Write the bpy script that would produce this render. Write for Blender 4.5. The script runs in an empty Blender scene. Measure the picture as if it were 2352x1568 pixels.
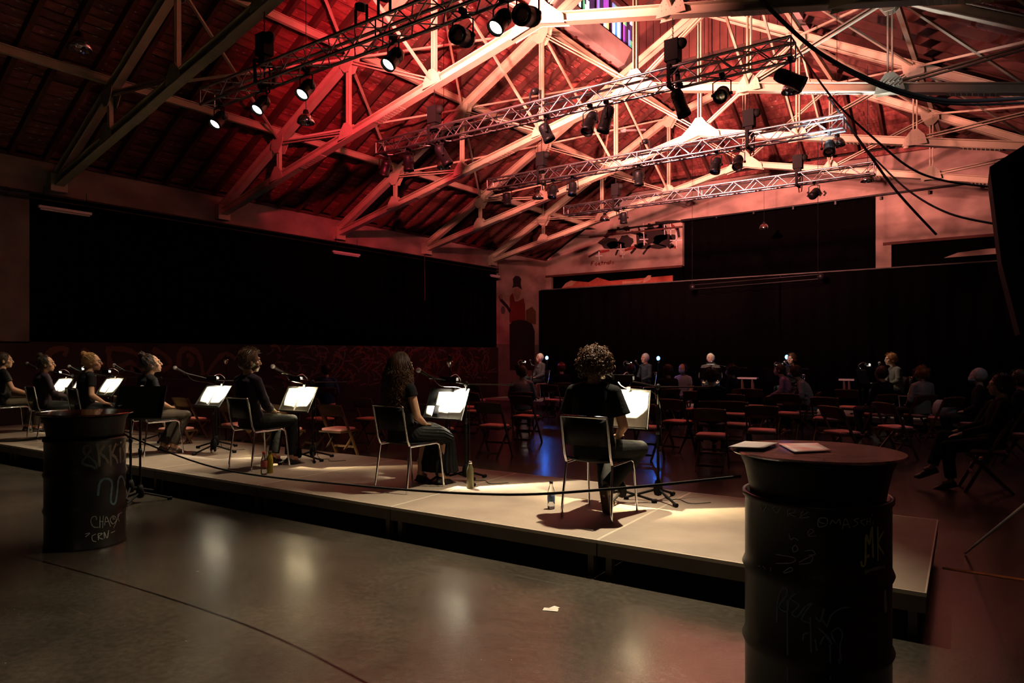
import bpy, bmesh, math, random
from math import sin, cos, pi, radians, sqrt, atan2
from mathutils import Vector as V, Matrix, Quaternion
random.seed(7)
S = bpy.context.scene
COL = S.collection

# ------------------------------------------------------------------ camera
FPX, CX, HZ, CAMH = 1600.0, 1176.0, 812.0, 1.55
YAW = radians(35.8)
FWD = V((-sin(YAW), cos(YAW), 0)); RGT = V((cos(YAW), sin(YAW), 0))
cam = bpy.data.cameras.new('camera'); camo = bpy.data.objects.new('camera', cam); COL.objects.link(camo)
cam.sensor_width = 36; cam.lens = 36 * FPX / 2352; cam.shift_y = (HZ - 784) / 2352
cam.clip_start = .05; cam.clip_end = 200
camo.location = (0, 0, CAMH); camo.rotation_euler = (pi / 2, 0, YAW)
S.camera = camo

def at(px, py, f):                      # point seen at px,py at depth f in front of the viewpoint
    return V((0, 0, CAMH)) + f * (FWD + RGT * ((px - CX) / FPX) + V((0, 0, (HZ - py) / FPX)))
def on_z(px, py, z):
    return at(px, py, (CAMH - z) * FPX / (py - HZ))
def on_y(px, py, y):
    u = (px - CX) / FPX
    return at(px, py, y / (FWD.y + RGT.y * u))
def on_x(px, py, x):
    u = (px - CX) / FPX
    return at(px, py, x / (FWD.x + RGT.x * u))

# ------------------------------------------------------------------ world, exposure
w = bpy.data.worlds.new('night'); S.world = w; w.use_nodes = True
w.node_tree.nodes['Background'].inputs[0].default_value = (.35, .4, .6, 1)
w.node_tree.nodes['Background'].inputs[1].default_value = .02
S.view_settings.view_transform = 'Standard'; S.view_settings.look = 'None'
S.view_settings.gamma = 1; S.view_settings.use_curve_mapping = False
S.view_settings.exposure = -0.12
S.cycles.max_bounces = 5; S.cycles.diffuse_bounces = 1; S.cycles.glossy_bounces = 3
S.cycles.transmission_bounces = 5; S.cycles.transparent_max_bounces = 8
S.cycles.sample_clamp_indirect = 14.0
S.cycles.use_denoising = True
S.cycles.caustics_reflective = False; S.cycles.caustics_refractive = False

def light(name, kind, loc, energy, color, target=None, **kw):
    l = bpy.data.lights.new(name, kind); l.energy = energy; l.color = color
    for k, v in kw.items(): setattr(l, k, v)
    o = bpy.data.objects.new(name, l); COL.objects.link(o); o.location = loc
    if target is not None:
        o.rotation_euler = (V(target) - V(loc)).to_track_quat('-Z', 'Y').to_euler()
    return o
WARM = (1, .80, .50)
ROOF_RED = (1, .33, .24)
# roof wash: lamps added on the rigs and turned up to light the roof
light('roof_wash_light', 'SPOT', (-6.1, 6.0, 5.82), 6500, (1, .34, .29), (-7.0, 15.5, 9.2), spot_size=radians(100), spot_blend=1.0, shadow_soft_size=.10)
light('roof_red_light', 'SPOT', (-6.5, 6.0, 5.82), 3000, (1, .06, .09), (-13.0, 16.5, 8.0), spot_size=radians(86), spot_blend=1.0, shadow_soft_size=.10)
light('roof_wash_light', 'SPOT', (-6.3, 9.5, 5.82), 4200, (1, .36, .29), (-6.0, 18.0, 8.6), spot_size=radians(110), spot_blend=1.0, shadow_soft_size=.10)
light('roof_wash_light', 'SPOT', (-6.0, 13.0, 5.82), 6400, (1, .31, .26), (-7.0, 21.5, 8.8), spot_size=radians(104), spot_blend=1.0, shadow_soft_size=.10)
light('audience_fill_light', 'AREA', (.5, 10.5, 4.9), 9, (.9, .85, 1), (-3.5, 11.5, .5), shape='RECTANGLE', size=2.5, size_y=1.5)  # fill light added to lift the dark audience
# faint fill added behind the viewer to bring out the drum fronts
light('rear_fill_light', 'AREA', (1.2, -4.8, 3.2), 4.5, (1, .8, .65), (0, 4, .5), shape='RECTANGLE', size=2.0, size_y=1.0)

# ------------------------------------------------------------------ materials
def nodes_of(m):
    m.use_nodes = True
    return m.node_tree.nodes, m.node_tree.links
def mat(name, col, rough=.6, metal=0, var=0, scale=8, bump=0, bscale=40, spec=.5, emit=None, estr=0, col2=None, rnd=0, stretch=None, trans=0, coat=0, detail=4):
    m = bpy.data.materials.new(name); N, L = nodes_of(m)
    b = N['Principled BSDF']
    b.inputs['Base Color'].default_value = (*col, 1); b.inputs['Roughness'].default_value = rough
    b.inputs['Metallic'].default_value = metal; b.inputs['Specular IOR Level'].default_value = spec
    if trans: b.inputs['Transmission Weight'].default_value = trans
    if coat: b.inputs['Coat Weight'].default_value = coat
    if emit: b.inputs['Emission Color'].default_value = (*emit, 1); b.inputs['Emission Strength'].default_value = estr
    vec = None
    if var or bump or rnd:
        tc = N.new('ShaderNodeTexCoord'); mp = N.new('ShaderNodeMapping'); L.new(tc.outputs['Object'], mp.inputs[0])
        if stretch: mp.inputs['Scale'].default_value = stretch
        vec = mp.outputs[0]
    last = None
    if var:
        n = N.new('ShaderNodeTexNoise'); n.inputs['Scale'].default_value = scale; n.inputs['Detail'].default_value = detail
        L.new(vec, n.inputs['Vector'])
        r = N.new('ShaderNodeValToRGB'); r.color_ramp.elements[0].position = .32; r.color_ramp.elements[1].position = .7
        c2 = col2 or tuple(c * (1 - var) for c in col)
        r.color_ramp.elements[0].color = (*c2, 1); r.color_ramp.elements[1].color = (*col, 1)
        L.new(n.outputs['Fac'], r.inputs[0]); last = r.outputs[0]
    if rnd:
        oi = N.new('ShaderNodeObjectInfo'); hs = N.new('ShaderNodeHueSaturation')
        mr = N.new('ShaderNodeMapRange'); mr.inputs[3].default_value = 1 - rnd; mr.inputs[4].default_value = 1 + rnd
        L.new(oi.outputs['Random'], mr.inputs[0]); L.new(mr.outputs[0], hs.inputs['Value'])
        if last: L.new(last, hs.inputs['Color'])
        else: hs.inputs['Color'].default_value = (*col, 1)
        last = hs.outputs[0]
    if last: L.new(last, b.inputs['Base Color'])
    if bump:
        n = N.new('ShaderNodeTexNoise'); n.inputs['Scale'].default_value = bscale; n.inputs['Detail'].default_value = 3
        L.new(vec, n.inputs['Vector'])
        bp = N.new('ShaderNodeBump'); bp.inputs['Strength'].default_value = bump; bp.inputs['Distance'].default_value = .02
        L.new(n.outputs['Fac'], bp.inputs['Height']); L.new(bp.outputs[0], b.inputs['Normal'])
    return m
M = {}
M['plaster'] = mat('painted_plaster', (.52, .38, .31), .85, var=.5, scale=1.1, detail=9, stretch=(1, 1, 1.6), bump=.15, bscale=6)
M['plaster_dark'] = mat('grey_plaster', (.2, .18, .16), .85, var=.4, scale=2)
M['graf_wall'] = mat('painted_dark_wall', (.032, .02, .016), .8, var=.6, scale=1.5)
M['board'] = mat('roof_board', (.46, .125, .10), .75, var=.62, scale=2.2, rnd=.38, stretch=(3, 1, 3), col2=(.15, .028, .028), bump=.5, bscale=14)
N, L = nodes_of(M['board']); b_ = N['Principled BSDF']; src_ = b_.inputs['Base Color'].links[0].from_socket       # pale flecks scattered over the boards
tc_ = N.new('ShaderNodeTexCoord'); mp_ = N.new('ShaderNodeMapping'); mp_.inputs['Scale'].default_value = (16, 5, 16); L.new(tc_.outputs['Object'], mp_.inputs[0])
n_ = N.new('ShaderNodeTexNoise'); n_.inputs['Scale'].default_value = 1.0; n_.inputs['Detail'].default_value = 2; L.new(mp_.outputs[0], n_.inputs['Vector'])
r_ = N.new('ShaderNodeValToRGB'); r_.color_ramp.elements[0].position = .66; r_.color_ramp.elements[1].position = .70; L.new(n_.outputs['Fac'], r_.inputs[0])
x_ = N.new('ShaderNodeMix'); x_.data_type = 'RGBA'; L.new(r_.outputs[0], x_.inputs[0]); L.new(src_, x_.inputs[6]); x_.inputs[7].default_value = (.62, .36, .30, 1); L.new(x_.outputs[2], b_.inputs['Base Color'])
M['rafter'] = mat('rafter_wood', (.12, .035, .025), .8, var=.4, scale=3, rnd=.15)
M['deckdark'] = mat('roof_underlay', (.05, .025, .02), .9)
M['steel'] = mat('cream_painted_steel', (.74, .62, .43), .5, var=.2, scale=3, bump=.05)
M['alu'] = mat('aluminium_truss', (.62, .62, .64), .32, 1)
M['black'] = mat('black_paint', (.007, .007, .008), .42, spec=.35)
M['blackm'] = mat('black_matt', (.006, .0055, .0055), .75, spec=.2)
M['velvet'] = mat('black_curtain', (.0022, .002, .002), 1.0, spec=.02)
M['chrome'] = mat('polished_chrome', (.75, .75, .78), .12, 1)
M['rope'] = mat('black_rope', (.01, .009, .008), .8)
M['white'] = mat('white_enamel', (.8, .78, .74), .4)
M['paper'] = mat('paper', (.86, .84, .78), .8)
M['glow_white'] = mat('lit_lens', (1, .95, .85), .5, emit=(1, .93, .8), estr=9)
M['bulb'] = mat('lit_bulb', (1, .95, .85), .5, emit=(1, .88, .66), estr=220)
M['blue_bulb'] = mat('blue_bulb', (.1, .3, 1), .5, emit=(.04, .22, 1), estr=28)

# floor: worn dark concrete
def floor_mat():
    m = bpy.data.materials.new('worn_dark_floor'); N, L = nodes_of(m); b = N['Principled BSDF']
    tc = N.new('ShaderNodeTexCoord')
    def noise(s, d, st=None, dist=0):
        mp = N.new('ShaderNodeMapping'); L.new(tc.outputs['Object'], mp.inputs[0])
        if st: mp.inputs['Scale'].default_value = st[:3]; mp.inputs['Rotation'].default_value = (0, 0, st[3])
        n = N.new('ShaderNodeTexNoise'); n.inputs['Scale'].default_value = s; n.inputs['Detail'].default_value = d
        n.inputs['Distortion'].default_value = dist; L.new(mp.outputs[0], n.inputs['Vector']); return n.outputs['Fac']
    def ramp(fac, p0, p1, c0, c1):
        r = N.new('ShaderNodeValToRGB'); r.color_ramp.elements[0].position = p0; r.color_ramp.elements[1].position = p1
        r.color_ramp.elements[0].color = (*c0, 1); r.color_ramp.elements[1].color = (*c1, 1); L.new(fac, r.inputs[0]); return r.outputs[0]
    def mix(fac, a, c, op='MIX'):
        x = N.new('ShaderNodeMix'); x.data_type = 'RGBA'; x.blend_type = op
        if isinstance(fac, float): x.inputs[0].default_value = fac
        else: L.new(fac, x.inputs[0])
        for s, v in ((6, a), (7, c)):
            if isinstance(v, tuple): x.inputs[s].default_value = (*v, 1)
            else: L.new(v, x.inputs[s])
        return x.outputs[2]
    base = ramp(noise(1.3, 6, dist=.6), .3, .72, (.045, .037, .029), (.095, .08, .062))
    fine = ramp(noise(26, 5), .35, .75, (.75, .75, .75), (1.2, 1.2, 1.2))
    c = mix(1.0, base, fine, 'MULTIPLY')
    sc = ramp(noise(1.1, 8, (.35, 9, 1, .5), 1.2), .68, .80, (0, 0, 0), (.6, .6, .6))
    c = mix(sc, c, (.15, .13, .11))
    chips = ramp(noise(34, 2, dist=.3), .765, .785, (0, 0, 0), (1, 1, 1))
    c = mix(chips, c, (.34, .3, .25))
    L.new(c, b.inputs['Base Color'])
    b.inputs['Specular IOR Level'].default_value = .8; b.inputs['Coat Weight'].default_value = .45; b.inputs['Coat Roughness'].default_value = .17
    r = N.new('ShaderNodeMapRange'); L.new(noise(3.2, 6, dist=.5), r.inputs[0])
    r.inputs[1].default_value = .3; r.inputs[2].default_value = .7; r.inputs[3].default_value = .15; r.inputs[4].default_value = .22
    L.new(r.outputs[0], b.inputs['Roughness'])
    bp = N.new('ShaderNodeBump'); bp.inputs['Strength'].default_value = .28; bp.inputs['Distance'].default_value = .006
    L.new(noise(75, 4), bp.inputs['Height'])
    b2 = N.new('ShaderNodeBump'); b2.inputs['Strength'].default_value = .22; b2.inputs['Distance'].default_value = .003; L.new(noise(260, 2), b2.inputs['Height']); L.new(bp.outputs[0], b2.inputs['Normal']); L.new(b2.outputs[0], b.inputs['Normal'])
    return m
M['floor'] = floor_mat()

# ------------------------------------------------------------------ mesh builder
class MB:
    def __init__(s): s.v = []; s.f = []; s.m = []; s.sm = []
    def add(s, vs, fs, mi=0, smooth=False):
        o = len(s.v); s.v += [tuple(x) for x in vs]
        for f in fs: s.f.append([i + o for i in f]); s.m.append(mi); s.sm.append(smooth)
    def box(s, c, d, R=None, mi=0):
        c = V(c); hx, hy, hz = d[0] / 2, d[1] / 2, d[2] / 2
        P = [V((x, y, z)) for x in (-hx, hx) for y in (-hy, hy) for z in (-hz, hz)]
        if R is not None: P = [R @ p for p in P]
        s.add([p + c for p in P], [(0, 1, 3, 2), (4, 6, 7, 5), (0, 4, 5, 1), (2, 3, 7, 6), (0, 2, 6, 4), (1, 5, 7, 3)], mi)
        return s
    def beam(s, a, b, w, h, up=(0, 0, 1), mi=0, ext=0):
        a = V(a); b = V(b); d = (b - a); l = d.length; d.normalize()
        up = V(up); x = d.cross(up)
        if x.length < 1e-4: x = d.cross(V((0, 1, 0)))
        x.normalize(); z = x.cross(d)
        R = Matrix((x, d, z)).transposed()
        return s.box((a + b) / 2, (w, l + ext * 2, h), R, mi)
    def tube(s, path, r, n=8, mi=0, closed=False, caps=True, smooth=True):
        P = [V(p) for p in path]; k = len(P); rs = r if isinstance(r, (list, tuple)) else [r] * k
        vs = []; prev = None
        for i, p in enumerate(P):
            if closed: t = P[(i + 1) % k] - P[i - 1]
            else: t = P[min(i + 1, k - 1)] - P[max(i - 1, 0)]
            if t.length < 1e-9: t = V((0, 0, 1))
            t.normalize()
            if prev is None:
                a = V((0, 0, 1)) if abs(t.z) < .9 else V((1, 0, 0))
                x = t.cross(a).normalized()
            else:
                x = prev - t * prev.dot(t)
                x = x.normalized() if x.length > 1e-6 else t.cross(V((0, 0, 1))).normalized()
            prev = x; y = t.cross(x)
            for j in range(n):
                an = 2 * pi * j / n; vs.append(p + (x * cos(an) + y * sin(an)) * rs[i])
        fs = []
        for i in range(k if closed else k - 1):
            i2 = (i + 1) % k
            for j in range(n):
                j2 = (j + 1) % n; fs.append((i * n + j, i * n + j2, i2 * n + j2, i2 * n + j))
        s.add(vs, fs, mi, smooth)
        if caps and not closed:
            s.add([vs[j] for j in range(n)], [tuple(range(n - 1, -1, -1))], mi)
            s.add([vs[(k - 1) * n + j] for j in range(n)], [tuple(range(n))], mi)
        return s
    def ball(s, c, r, nu=12, nv=8, mi=0, R=None):
        c = V(c); rx, ry, rz = r if isinstance(r, (tuple, list)) else (r, r, r); vs = []; fs = []
        T = lambda p: (R @ p if R is not None else p) + c
        vs.append(T(V((0, 0, rz))))
        for i in range(1, nv):
            a = pi * i / nv
            for j in range(nu):
                b = 2 * pi * j / nu; vs.append(T(V((rx * sin(a) * cos(b), ry * sin(a) * sin(b), rz * cos(a)))))
        vs.append(T(V((0, 0, -rz)))); e = len(vs) - 1
        for j in range(nu):
            j2 = (j + 1) % nu
            fs.append((0, 1 + j, 1 + j2)); fs.append((e, e - nu + j2, e - nu + j))
            for i in range(nv - 2):
                a = 1 + i * nu; fs.append((a + j, a + nu + j, a + nu + j2, a + j2))
        s.add(vs, fs, mi, True); return s
    def loft(s, rings, mi=0, smooth=True, cap=True):
        n = len(rings[0]); vs = [p for r in rings for p in r]; fs = []
        for i in range(len(rings) - 1):
            for j in range(n):
                j2 = (j + 1) % n; fs.append((i * n + j, i * n + j2, (i + 1) * n + j2, (i + 1) * n + j))
        if cap: fs.append(tuple(range(n - 1, -1, -1))); fs.append(tuple((len(rings) - 1) * n + j for j in range(n)))
        s.add(vs, fs, mi, smooth); return s
    def lathe(s, prof, n=24, c=(0, 0, 0), mi=0, smooth=True, R=None, cap=True):
        c = V(c); rings = []
        for r, z in prof:
            ring = [V((r * cos(2 * pi * j / n), r * sin(2 * pi * j / n), z)) for j in range(n)]
            if R is not None: ring = [R @ p for p in ring]
            rings.append([p + c for p in ring])
        return s.loft(rings, mi, smooth, cap)
    def cone(s, a, ra, b, rb, n=12, mi=0, smooth=True):
        return s.tube([a, b], [ra, rb], n, mi, smooth=smooth)
    def build(s, name, mats, parent=None, loc=None, rotz=None, label=None):
        me = bpy.data.meshes.new(name); me.from_pydata(s.v, [], s.f)
        for m_ in (mats if isinstance(mats, (list, tuple)) else [mats]):
            me.materials.append(M[m_] if isinstance(m_, str) else m_)
        me.polygons.foreach_set('material_index', s.m); me.polygons.foreach_set('use_smooth', s.sm)
        me.update()
        o = bpy.data.objects.new(name, me); COL.objects.link(o)
        if parent: o.parent = parent
        if loc is not None: o.location = loc
        if rotz is not None: o.rotation_euler = (0, 0, rotz)
        if label: o['label'] = label
        return o
def tag(o, label, cat, group=None, kind=None):
    if label: o['label'] = label
    if cat: o['category'] = cat
    if group: o['group'] = group
    if kind: o['kind'] = kind
    return o
def empty(name, loc, rz, label, cat, group=None):
    o = bpy.data.objects.new(name, None); COL.objects.link(o); o.location = loc; o.rotation_euler = (0, 0, rz)
    o.empty_display_size = .1
    return tag(o, label, cat, group)
def struct(o, label=None):
    o['kind'] = 'structure'
    if label: o['label'] = label
    return o
def rot_to(d, up=(0, 0, 1)):           # matrix whose Z column points along d
    return V(d).to_track_quat('Z', 'Y').to_matrix()
def copy_tree(o, parent=None):
    c = o.copy(); COL.objects.link(c)
    if parent: c.parent = parent
    for ch in list(o.children): copy_tree(ch, c)
    return c
# ================================================================== the hall
XL, XR, YB, YF, XC = -15.26, 2.86, 23.5, -6.0, -6.2
RS = .575
def roof_z(x): return 5.3 + (min(x - XL, XR - x)) * RS
ZH = 7.65
HB = (roof_z(XC) - ZH) / RS            # run of the hip
YP = YB - HB                           # hip peak
LX0, LX1, LY1 = -8.4, -4.0, 17.3       # lantern opening
# floor
mb = MB(); mb.box((XC, (YB + YF) / 2, -.1), (XR - XL + 1.2, YB - YF + 1.2, .2))
fl = struct(mb.build('floor', 'floor'), 'dark worn concrete floor of the hall, polished by use')
# yellow floor tape and scuffs are parts of the floor
def flat_strip(name, a, b, wd, m, parent, z=.002):
    mb = MB(); mb.beam(V(a) + V((0, 0, z)), V(b) + V((0, 0, z)), wd, .003); return mb.build(name, m, parent)
M['tape'] = mat('yellow_tape', (.85, .5, .04), .6, var=.3)
M['whitetape'] = mat('white_tape', (.6, .56, .5), .6)
flat_strip('floor_tape', on_z(2165, 1304, 0), on_z(2420, 1342, 0), .05, 'tape', fl)['label'] = 'yellow tape line on the floor'
for (a, b) in (((1248, 1399), (1282, 1402)), ((1262, 1401), (1280, 1394))):
    flat_strip('tape_mark', on_z(*a, 0), on_z(*b, 0), .045, 'whitetape', fl)
# painted strokes: flat paint ribbons following a surface
def ribbon(mb, pts, wd, mp, mi=0, jit=.0):
    P = []
    for i in range(len(pts) - 1):
        a = V(pts[i]); b = V(pts[i + 1]); n = max(1, int((b - a).length / (wd * 2.5)))
        for k in range(n): P.append(a.lerp(b, k / n))
    P.append(V(pts[-1])); vs = []
    for i, p in enumerate(P):
        t = P[min(i + 1, len(P) - 1)] - P[max(i - 1, 0)]
        if t.length < 1e-6: t = V((1, 0))
        t.normalize(); nn = V((-t.y, t.x)) * wd / 2 * (1 + random.uniform(-jit, jit))
        vs.append(mp(*(p + nn))); vs.append(mp(*(p - nn)))
    mb.add(vs, [(2 * i, 2 * i + 1, 2 * i + 3, 2 * i + 2) for i in range(len(P) - 1)], mi)
def blob(mb, pts, mp, mi=0):
    mb.add([mp(*p) for p in pts], [tuple(range(len(pts)))], mi)
def smooth_path(pts, n=6):
    out = []; P = [V(p) for p in pts]
    for i in range(len(P) - 1):
        p0 = P[max(i - 1, 0)]; p1 = P[i]; p2 = P[i + 1]; p3 = P[min(i + 2, len(P) - 1)]
        for k in range(n):
            t = k / n
            out.append(.5 * ((2 * p1) + (p2 - p0) * t + (2 * p0 - 5 * p1 + 4 * p2 - p3) * t * t + (3 * p1 - p0 - 3 * p2 + p3) * t ** 3))
    out.append(P[-1]); return out

# walls
T = .45
mb = MB()
def wbox(mb, x0, x1, y0, y1, z0, z1, mi=0): mb.box(((x0 + x1) / 2, (y0 + y1) / 2, (z0 + z1) / 2), (x1 - x0, y1 - y0, z1 - z0), None, mi)
wbox(mb, XL - T, XL, YF, 20.3, 4.66, 5.32); wbox(mb, XL - T, XL, 20.3, YB + T, 1.9, 5.32)
wbox(mb, XL - T, XL, 20.3, YB + T, 0, 1.9, 1); wbox(mb, XL - T, XL, YF, 5.4, 1.75, 4.66, 1)  # near column in darker plaster, its dimness put into the colour
wbox(mb, XL - T, XL, YF, 20.3, 0, 1.78, 2)
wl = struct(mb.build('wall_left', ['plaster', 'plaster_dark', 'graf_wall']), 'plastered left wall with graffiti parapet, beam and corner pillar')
# thin drip cornice and service pipes under the beam
for dz, r in ((4.62, .022), (4.52, .022)):
    mb = MB(); mb.tube([(XL + .08, 4.5, dz), (XL + .08, 20.2, dz)], r, 6)
    for k in range(8): mb.box((XL + .04, 5 + k * 2.1, dz), (.1, .04, .05))
    mb.build('conduit', 'black', wl)
mb = MB(); wbox(mb, XL - .02, XL + .06, 4, YB, 5.27, 5.33); mb.build('cornice', 'rafter', wl)
# graffiti on the parapet
M['graf_tan'] = mat('tan_spray', (.13, .075, .045), .8); M['graf_red'] = mat('red_spray', (.13, .03, .022), .8)
M['graf_grey'] = mat('grey_spray', (.10, .095, .09), .8)
GO = [.003]
gm = lambda y, z: V((XL + GO[0], y, z))
rg = random.Random(3)
def gletter(mb, y, z, s, kind, mi):
    K = {0: [[(0, 0), (.1, 1), (.9, 1), (1, 0)], [(.1, .5), (.9, .45)]], 1: [[(.9, .9), (.2, 1), (0, .5), (.2, 0), (.9, .1)], [(.5, .5), (.9, .5), (.9, .1)]],
         2: [[(0, 1), (1, .9), (.2, 0), (1.1, .05)]], 3: [[(0, 0), (0, 1), (1, .2), (1, 1)]], 4: [[(.5, 1), (0, .6), (.2, 0), (.9, .1), (1, .7), (.5, 1)]]}[kind]
    for st in K: ribbon(mb, smooth_path([(y + a * s, z + b * s * .95) for a, b in st], 5), s * .11, gm, mi, .2)
mb = MB()
for c in (((190, 800), (212, 822), (240, 838)), ((248, 795), (252, 830), (262, 858), (290, 872)), ((255, 800), (300, 806), (335, 832), (322, 850), (300, 846)), ((262, 850), (300, 832), (318, 858)), ((410, 842), (413, 812), (428, 800), (450, 808), (462, 832), (466, 862)), ((428, 815), (440, 822), (436, 842)), ((350, 802), (378, 815), (392, 838), (372, 850)), ((108, 870), (112, 812), (150, 800), (148, 818)), ((475, 860), (495, 830), (520, 812), (548, 830))):
    ribbon(mb, smooth_path([(lambda p: (p.y, max(.25, min(1.72, p.z))))(on_x(*q, XL)) for q in c], 5), .11, gm, 0, .35)
y = 10.8; k = 0
mb.build('graffiti', 'graf_tan', wl, label='large tan sprayed loops'); mb = MB(); mb2 = MB(); mb3 = MB()
while y < 19.8:
    for q in range(9):
        yy = y + rg.uniform(-.2, .5); zz = rg.uniform(.6, 1.7); a = rg.uniform(0, pi); l = rg.uniform(.15, .6)
        GO[0] = rg.uniform(.003, .012); ribbon((mb, mb2, mb3)[q % 3], smooth_path([(yy, zz), (yy + l * .5 * cos(a) + .06, min(1.74, zz + l * .5 * sin(a))), (yy + l * cos(a), max(.3, min(1.74, zz + l * sin(a) * .8)))], 4), rg.uniform(.02, .06), gm, 0, .3)
    y += .3
mb.build('graffiti', 'graf_red', wl, label='tangled red graffiti strokes'); mb2.build('graffiti', 'graf_grey', wl, label='grey graffiti strokes among the red'); mb3.build('graffiti', 'graf_tan', wl, label='tan graffiti strokes among the red')
# painted figure on the corner pillar
M['mural_red'] = mat('mural_red', (.22, .02, .015), .85, var=.3); M['mural_dark'] = mat('mural_dark', (.014, .006, .006), .85)
M['mural_skin'] = mat('mural_skin', (.3, .17, .12), .85); M['mural_white'] = mat('mural_white', (.7, .68, .66), .85)
M['mural_brown'] = mat('mural_brown', (.16, .07, .03), .85, var=.3)
def pil(px, py): p = on_x(px, py, XL + .006); return (p.y, p.z)
pm = lambda y, z: V((XL + .006, y, z))
pm2 = lambda y, z: V((XL + .010, y, z))
mb = MB(); blob(mb, [pil(*p) for p in ((1170, 740), (1171, 680), (1178, 672), (1183, 692), (1190, 692), (1203, 684), (1206, 700), (1207, 738), (1190, 745))], pm)
mb.build('mural_jacket', 'mural_red', wl, label='painted red jacket')
mb = MB(); blob(mb, [pil(*p) for p in ((1176, 661), (1179, 654), (1178, 640), (1184, 633), (1192, 634), (1197, 640), (1196, 652), (1199, 665), (1188, 658))], pm)
ribbon(mb, [pil(*p) for p in ((1147, 678), (1150, 688), (1165, 704), (1172, 716))], .14, pm); mb.build('mural_hat', 'mural_dark', wl, label='painted tall dark hat and arm')
mb = MB(); blob(mb, [pil(*p) for p in ((1180, 664), (1182, 662), (1194, 663), (1197, 672), (1192, 685), (1186, 688), (1180, 678))], pm2); blob(mb, [pil(*p) for p in ((1146, 680), (1148, 675), (1154, 676), (1154, 684), (1149, 688))], pm2)
mb.build('mural_face', 'mural_skin', wl, label='painted face and raised hand')
mb = MB(); blob(mb, [pil(*p) for p in ((1208, 740), (1208, 712), (1222, 704), (1231, 715), (1231, 745))], pm); mb.build('mural_patch', 'mural_brown', wl)
mb = MB()
blob(mb, [pil(*p) for p in ((1171, 850), (1170, 745), (1178, 737), (1192, 734), (1208, 736), (1222, 744), (1228, 760), (1228, 850))], pm2); mb.build('mural_lower_body', 'mural_dark', wl, label='painted dark lower body')  # lower body of the painted figure
mb = MB(); blob(mb, [pil(*p) for p in ((1152, 720), (1150, 710), (1153, 703), (1158, 703), (1161, 712), (1158, 721))], pm); mb.build('mural_globe', 'graf_grey', wl)

# right and front walls
mb = MB(); wbox(mb, XR, XR + T, YF, YB + T, 0, 5.32); struct(mb.build('wall_right', 'plaster'))
mb = MB(); mb.add([(XL - T, YF, 0), (XR + T, YF, 0), (XR + T, YF, 5.3), (XC, YF, roof_z(XC) + .1), (XL - T, YF, 5.3), (XL - T, YF - .3, 0), (XR + T, YF - .3, 0), (XR + T, YF - .3, 5.3), (XC, YF - .3, roof_z(XC) + .1), (XL - T, YF - .3, 5.3)],
    [(0, 4, 3, 2, 1), (5, 6, 7, 8, 9)] + [(i, (i + 1) % 5, (i + 1) % 5 + 5, i + 5) for i in range(5)]); struct(mb.build('wall_front', 'plaster_dark'))
# back wall with clipped gable; openings at the left, centre and right
aX = (ZH - 5.3) / RS
BX0, BX1 = XL + aX, XR - aX
mb = MB()
def bslab(pts, mi=0, t=T):
    n = len(pts); vs = [(x, YB, z) for x, z in pts] + [(x, YB + t, z) for x, z in pts]
    mb.add(vs, [tuple(range(n)), tuple(range(2 * n - 1, n - 1, -1))] + [(i, i + n, (i + 1) % n + n, (i + 1) % n) for i in range(n)], mi)
ux0, ux1 = -9.52, -3.40            # upper curtained opening
bslab([(XL, 4.66), (ux0, 4.66), (ux0, 6.3), (ux1, 6.3), (ux1, 4.86), (XR, 4.86), (XR, 5.3), (BX1, ZH), (BX0, ZH), (XL, 5.3)])
bslab([(ux1, 0), (ux1 + .42, 0), (ux1 + .42, 4.86), (ux1, 4.86)]); bslab([(XL, 0), (XL + .25, 0), (XL + .25, 4.66), (XL, 4.66)])
bslab([(XL, 0), (XR, 0), (XR, 2.6), (XL, 2.6)], 1)
wb = struct(mb.build('wall_back', ['plaster', 'plaster_dark']), 'stained plaster back wall with clipped gable, red lit')
mb = MB(); wbox(mb, XL, ux0, YB - .05, YB + .02, 4.60, 4.68); wbox(mb, ux1 + .2, XR, YB - .05, YB + .02, 4.8, 4.88)
wbox(mb, XL + 2, ux0, YB - .06, YB, 6.0, 6.06); mb.build('ledge', 'rafter', wb)
mb = MB(); mb.tube([(-12.4, YB - .12, 6.18), (-.5, YB - .12, 6.35)], .03, 6)
for k in range(10): mb.box((-12 + k * 1.25, YB - .07, 6.22), (.05, .14, .1))
mb.build('curtain_rail', 'black', wb)
mb = MB(); wbox(mb, BX0 - .3, BX1 + .3, YB - .12, YB + .02, ZH - .16, ZH - .02); mb.build('wall_plate', 'board', wb, label='timber plate along the top of the back wall')
bm_ = lambda x, z: V((x, YB - .006, z)); bm2_ = lambda x, z: V((x, YB - .011, z))
def bk(px, py): p = on_y(px, py, YB); return (p.x, p.z)
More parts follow.
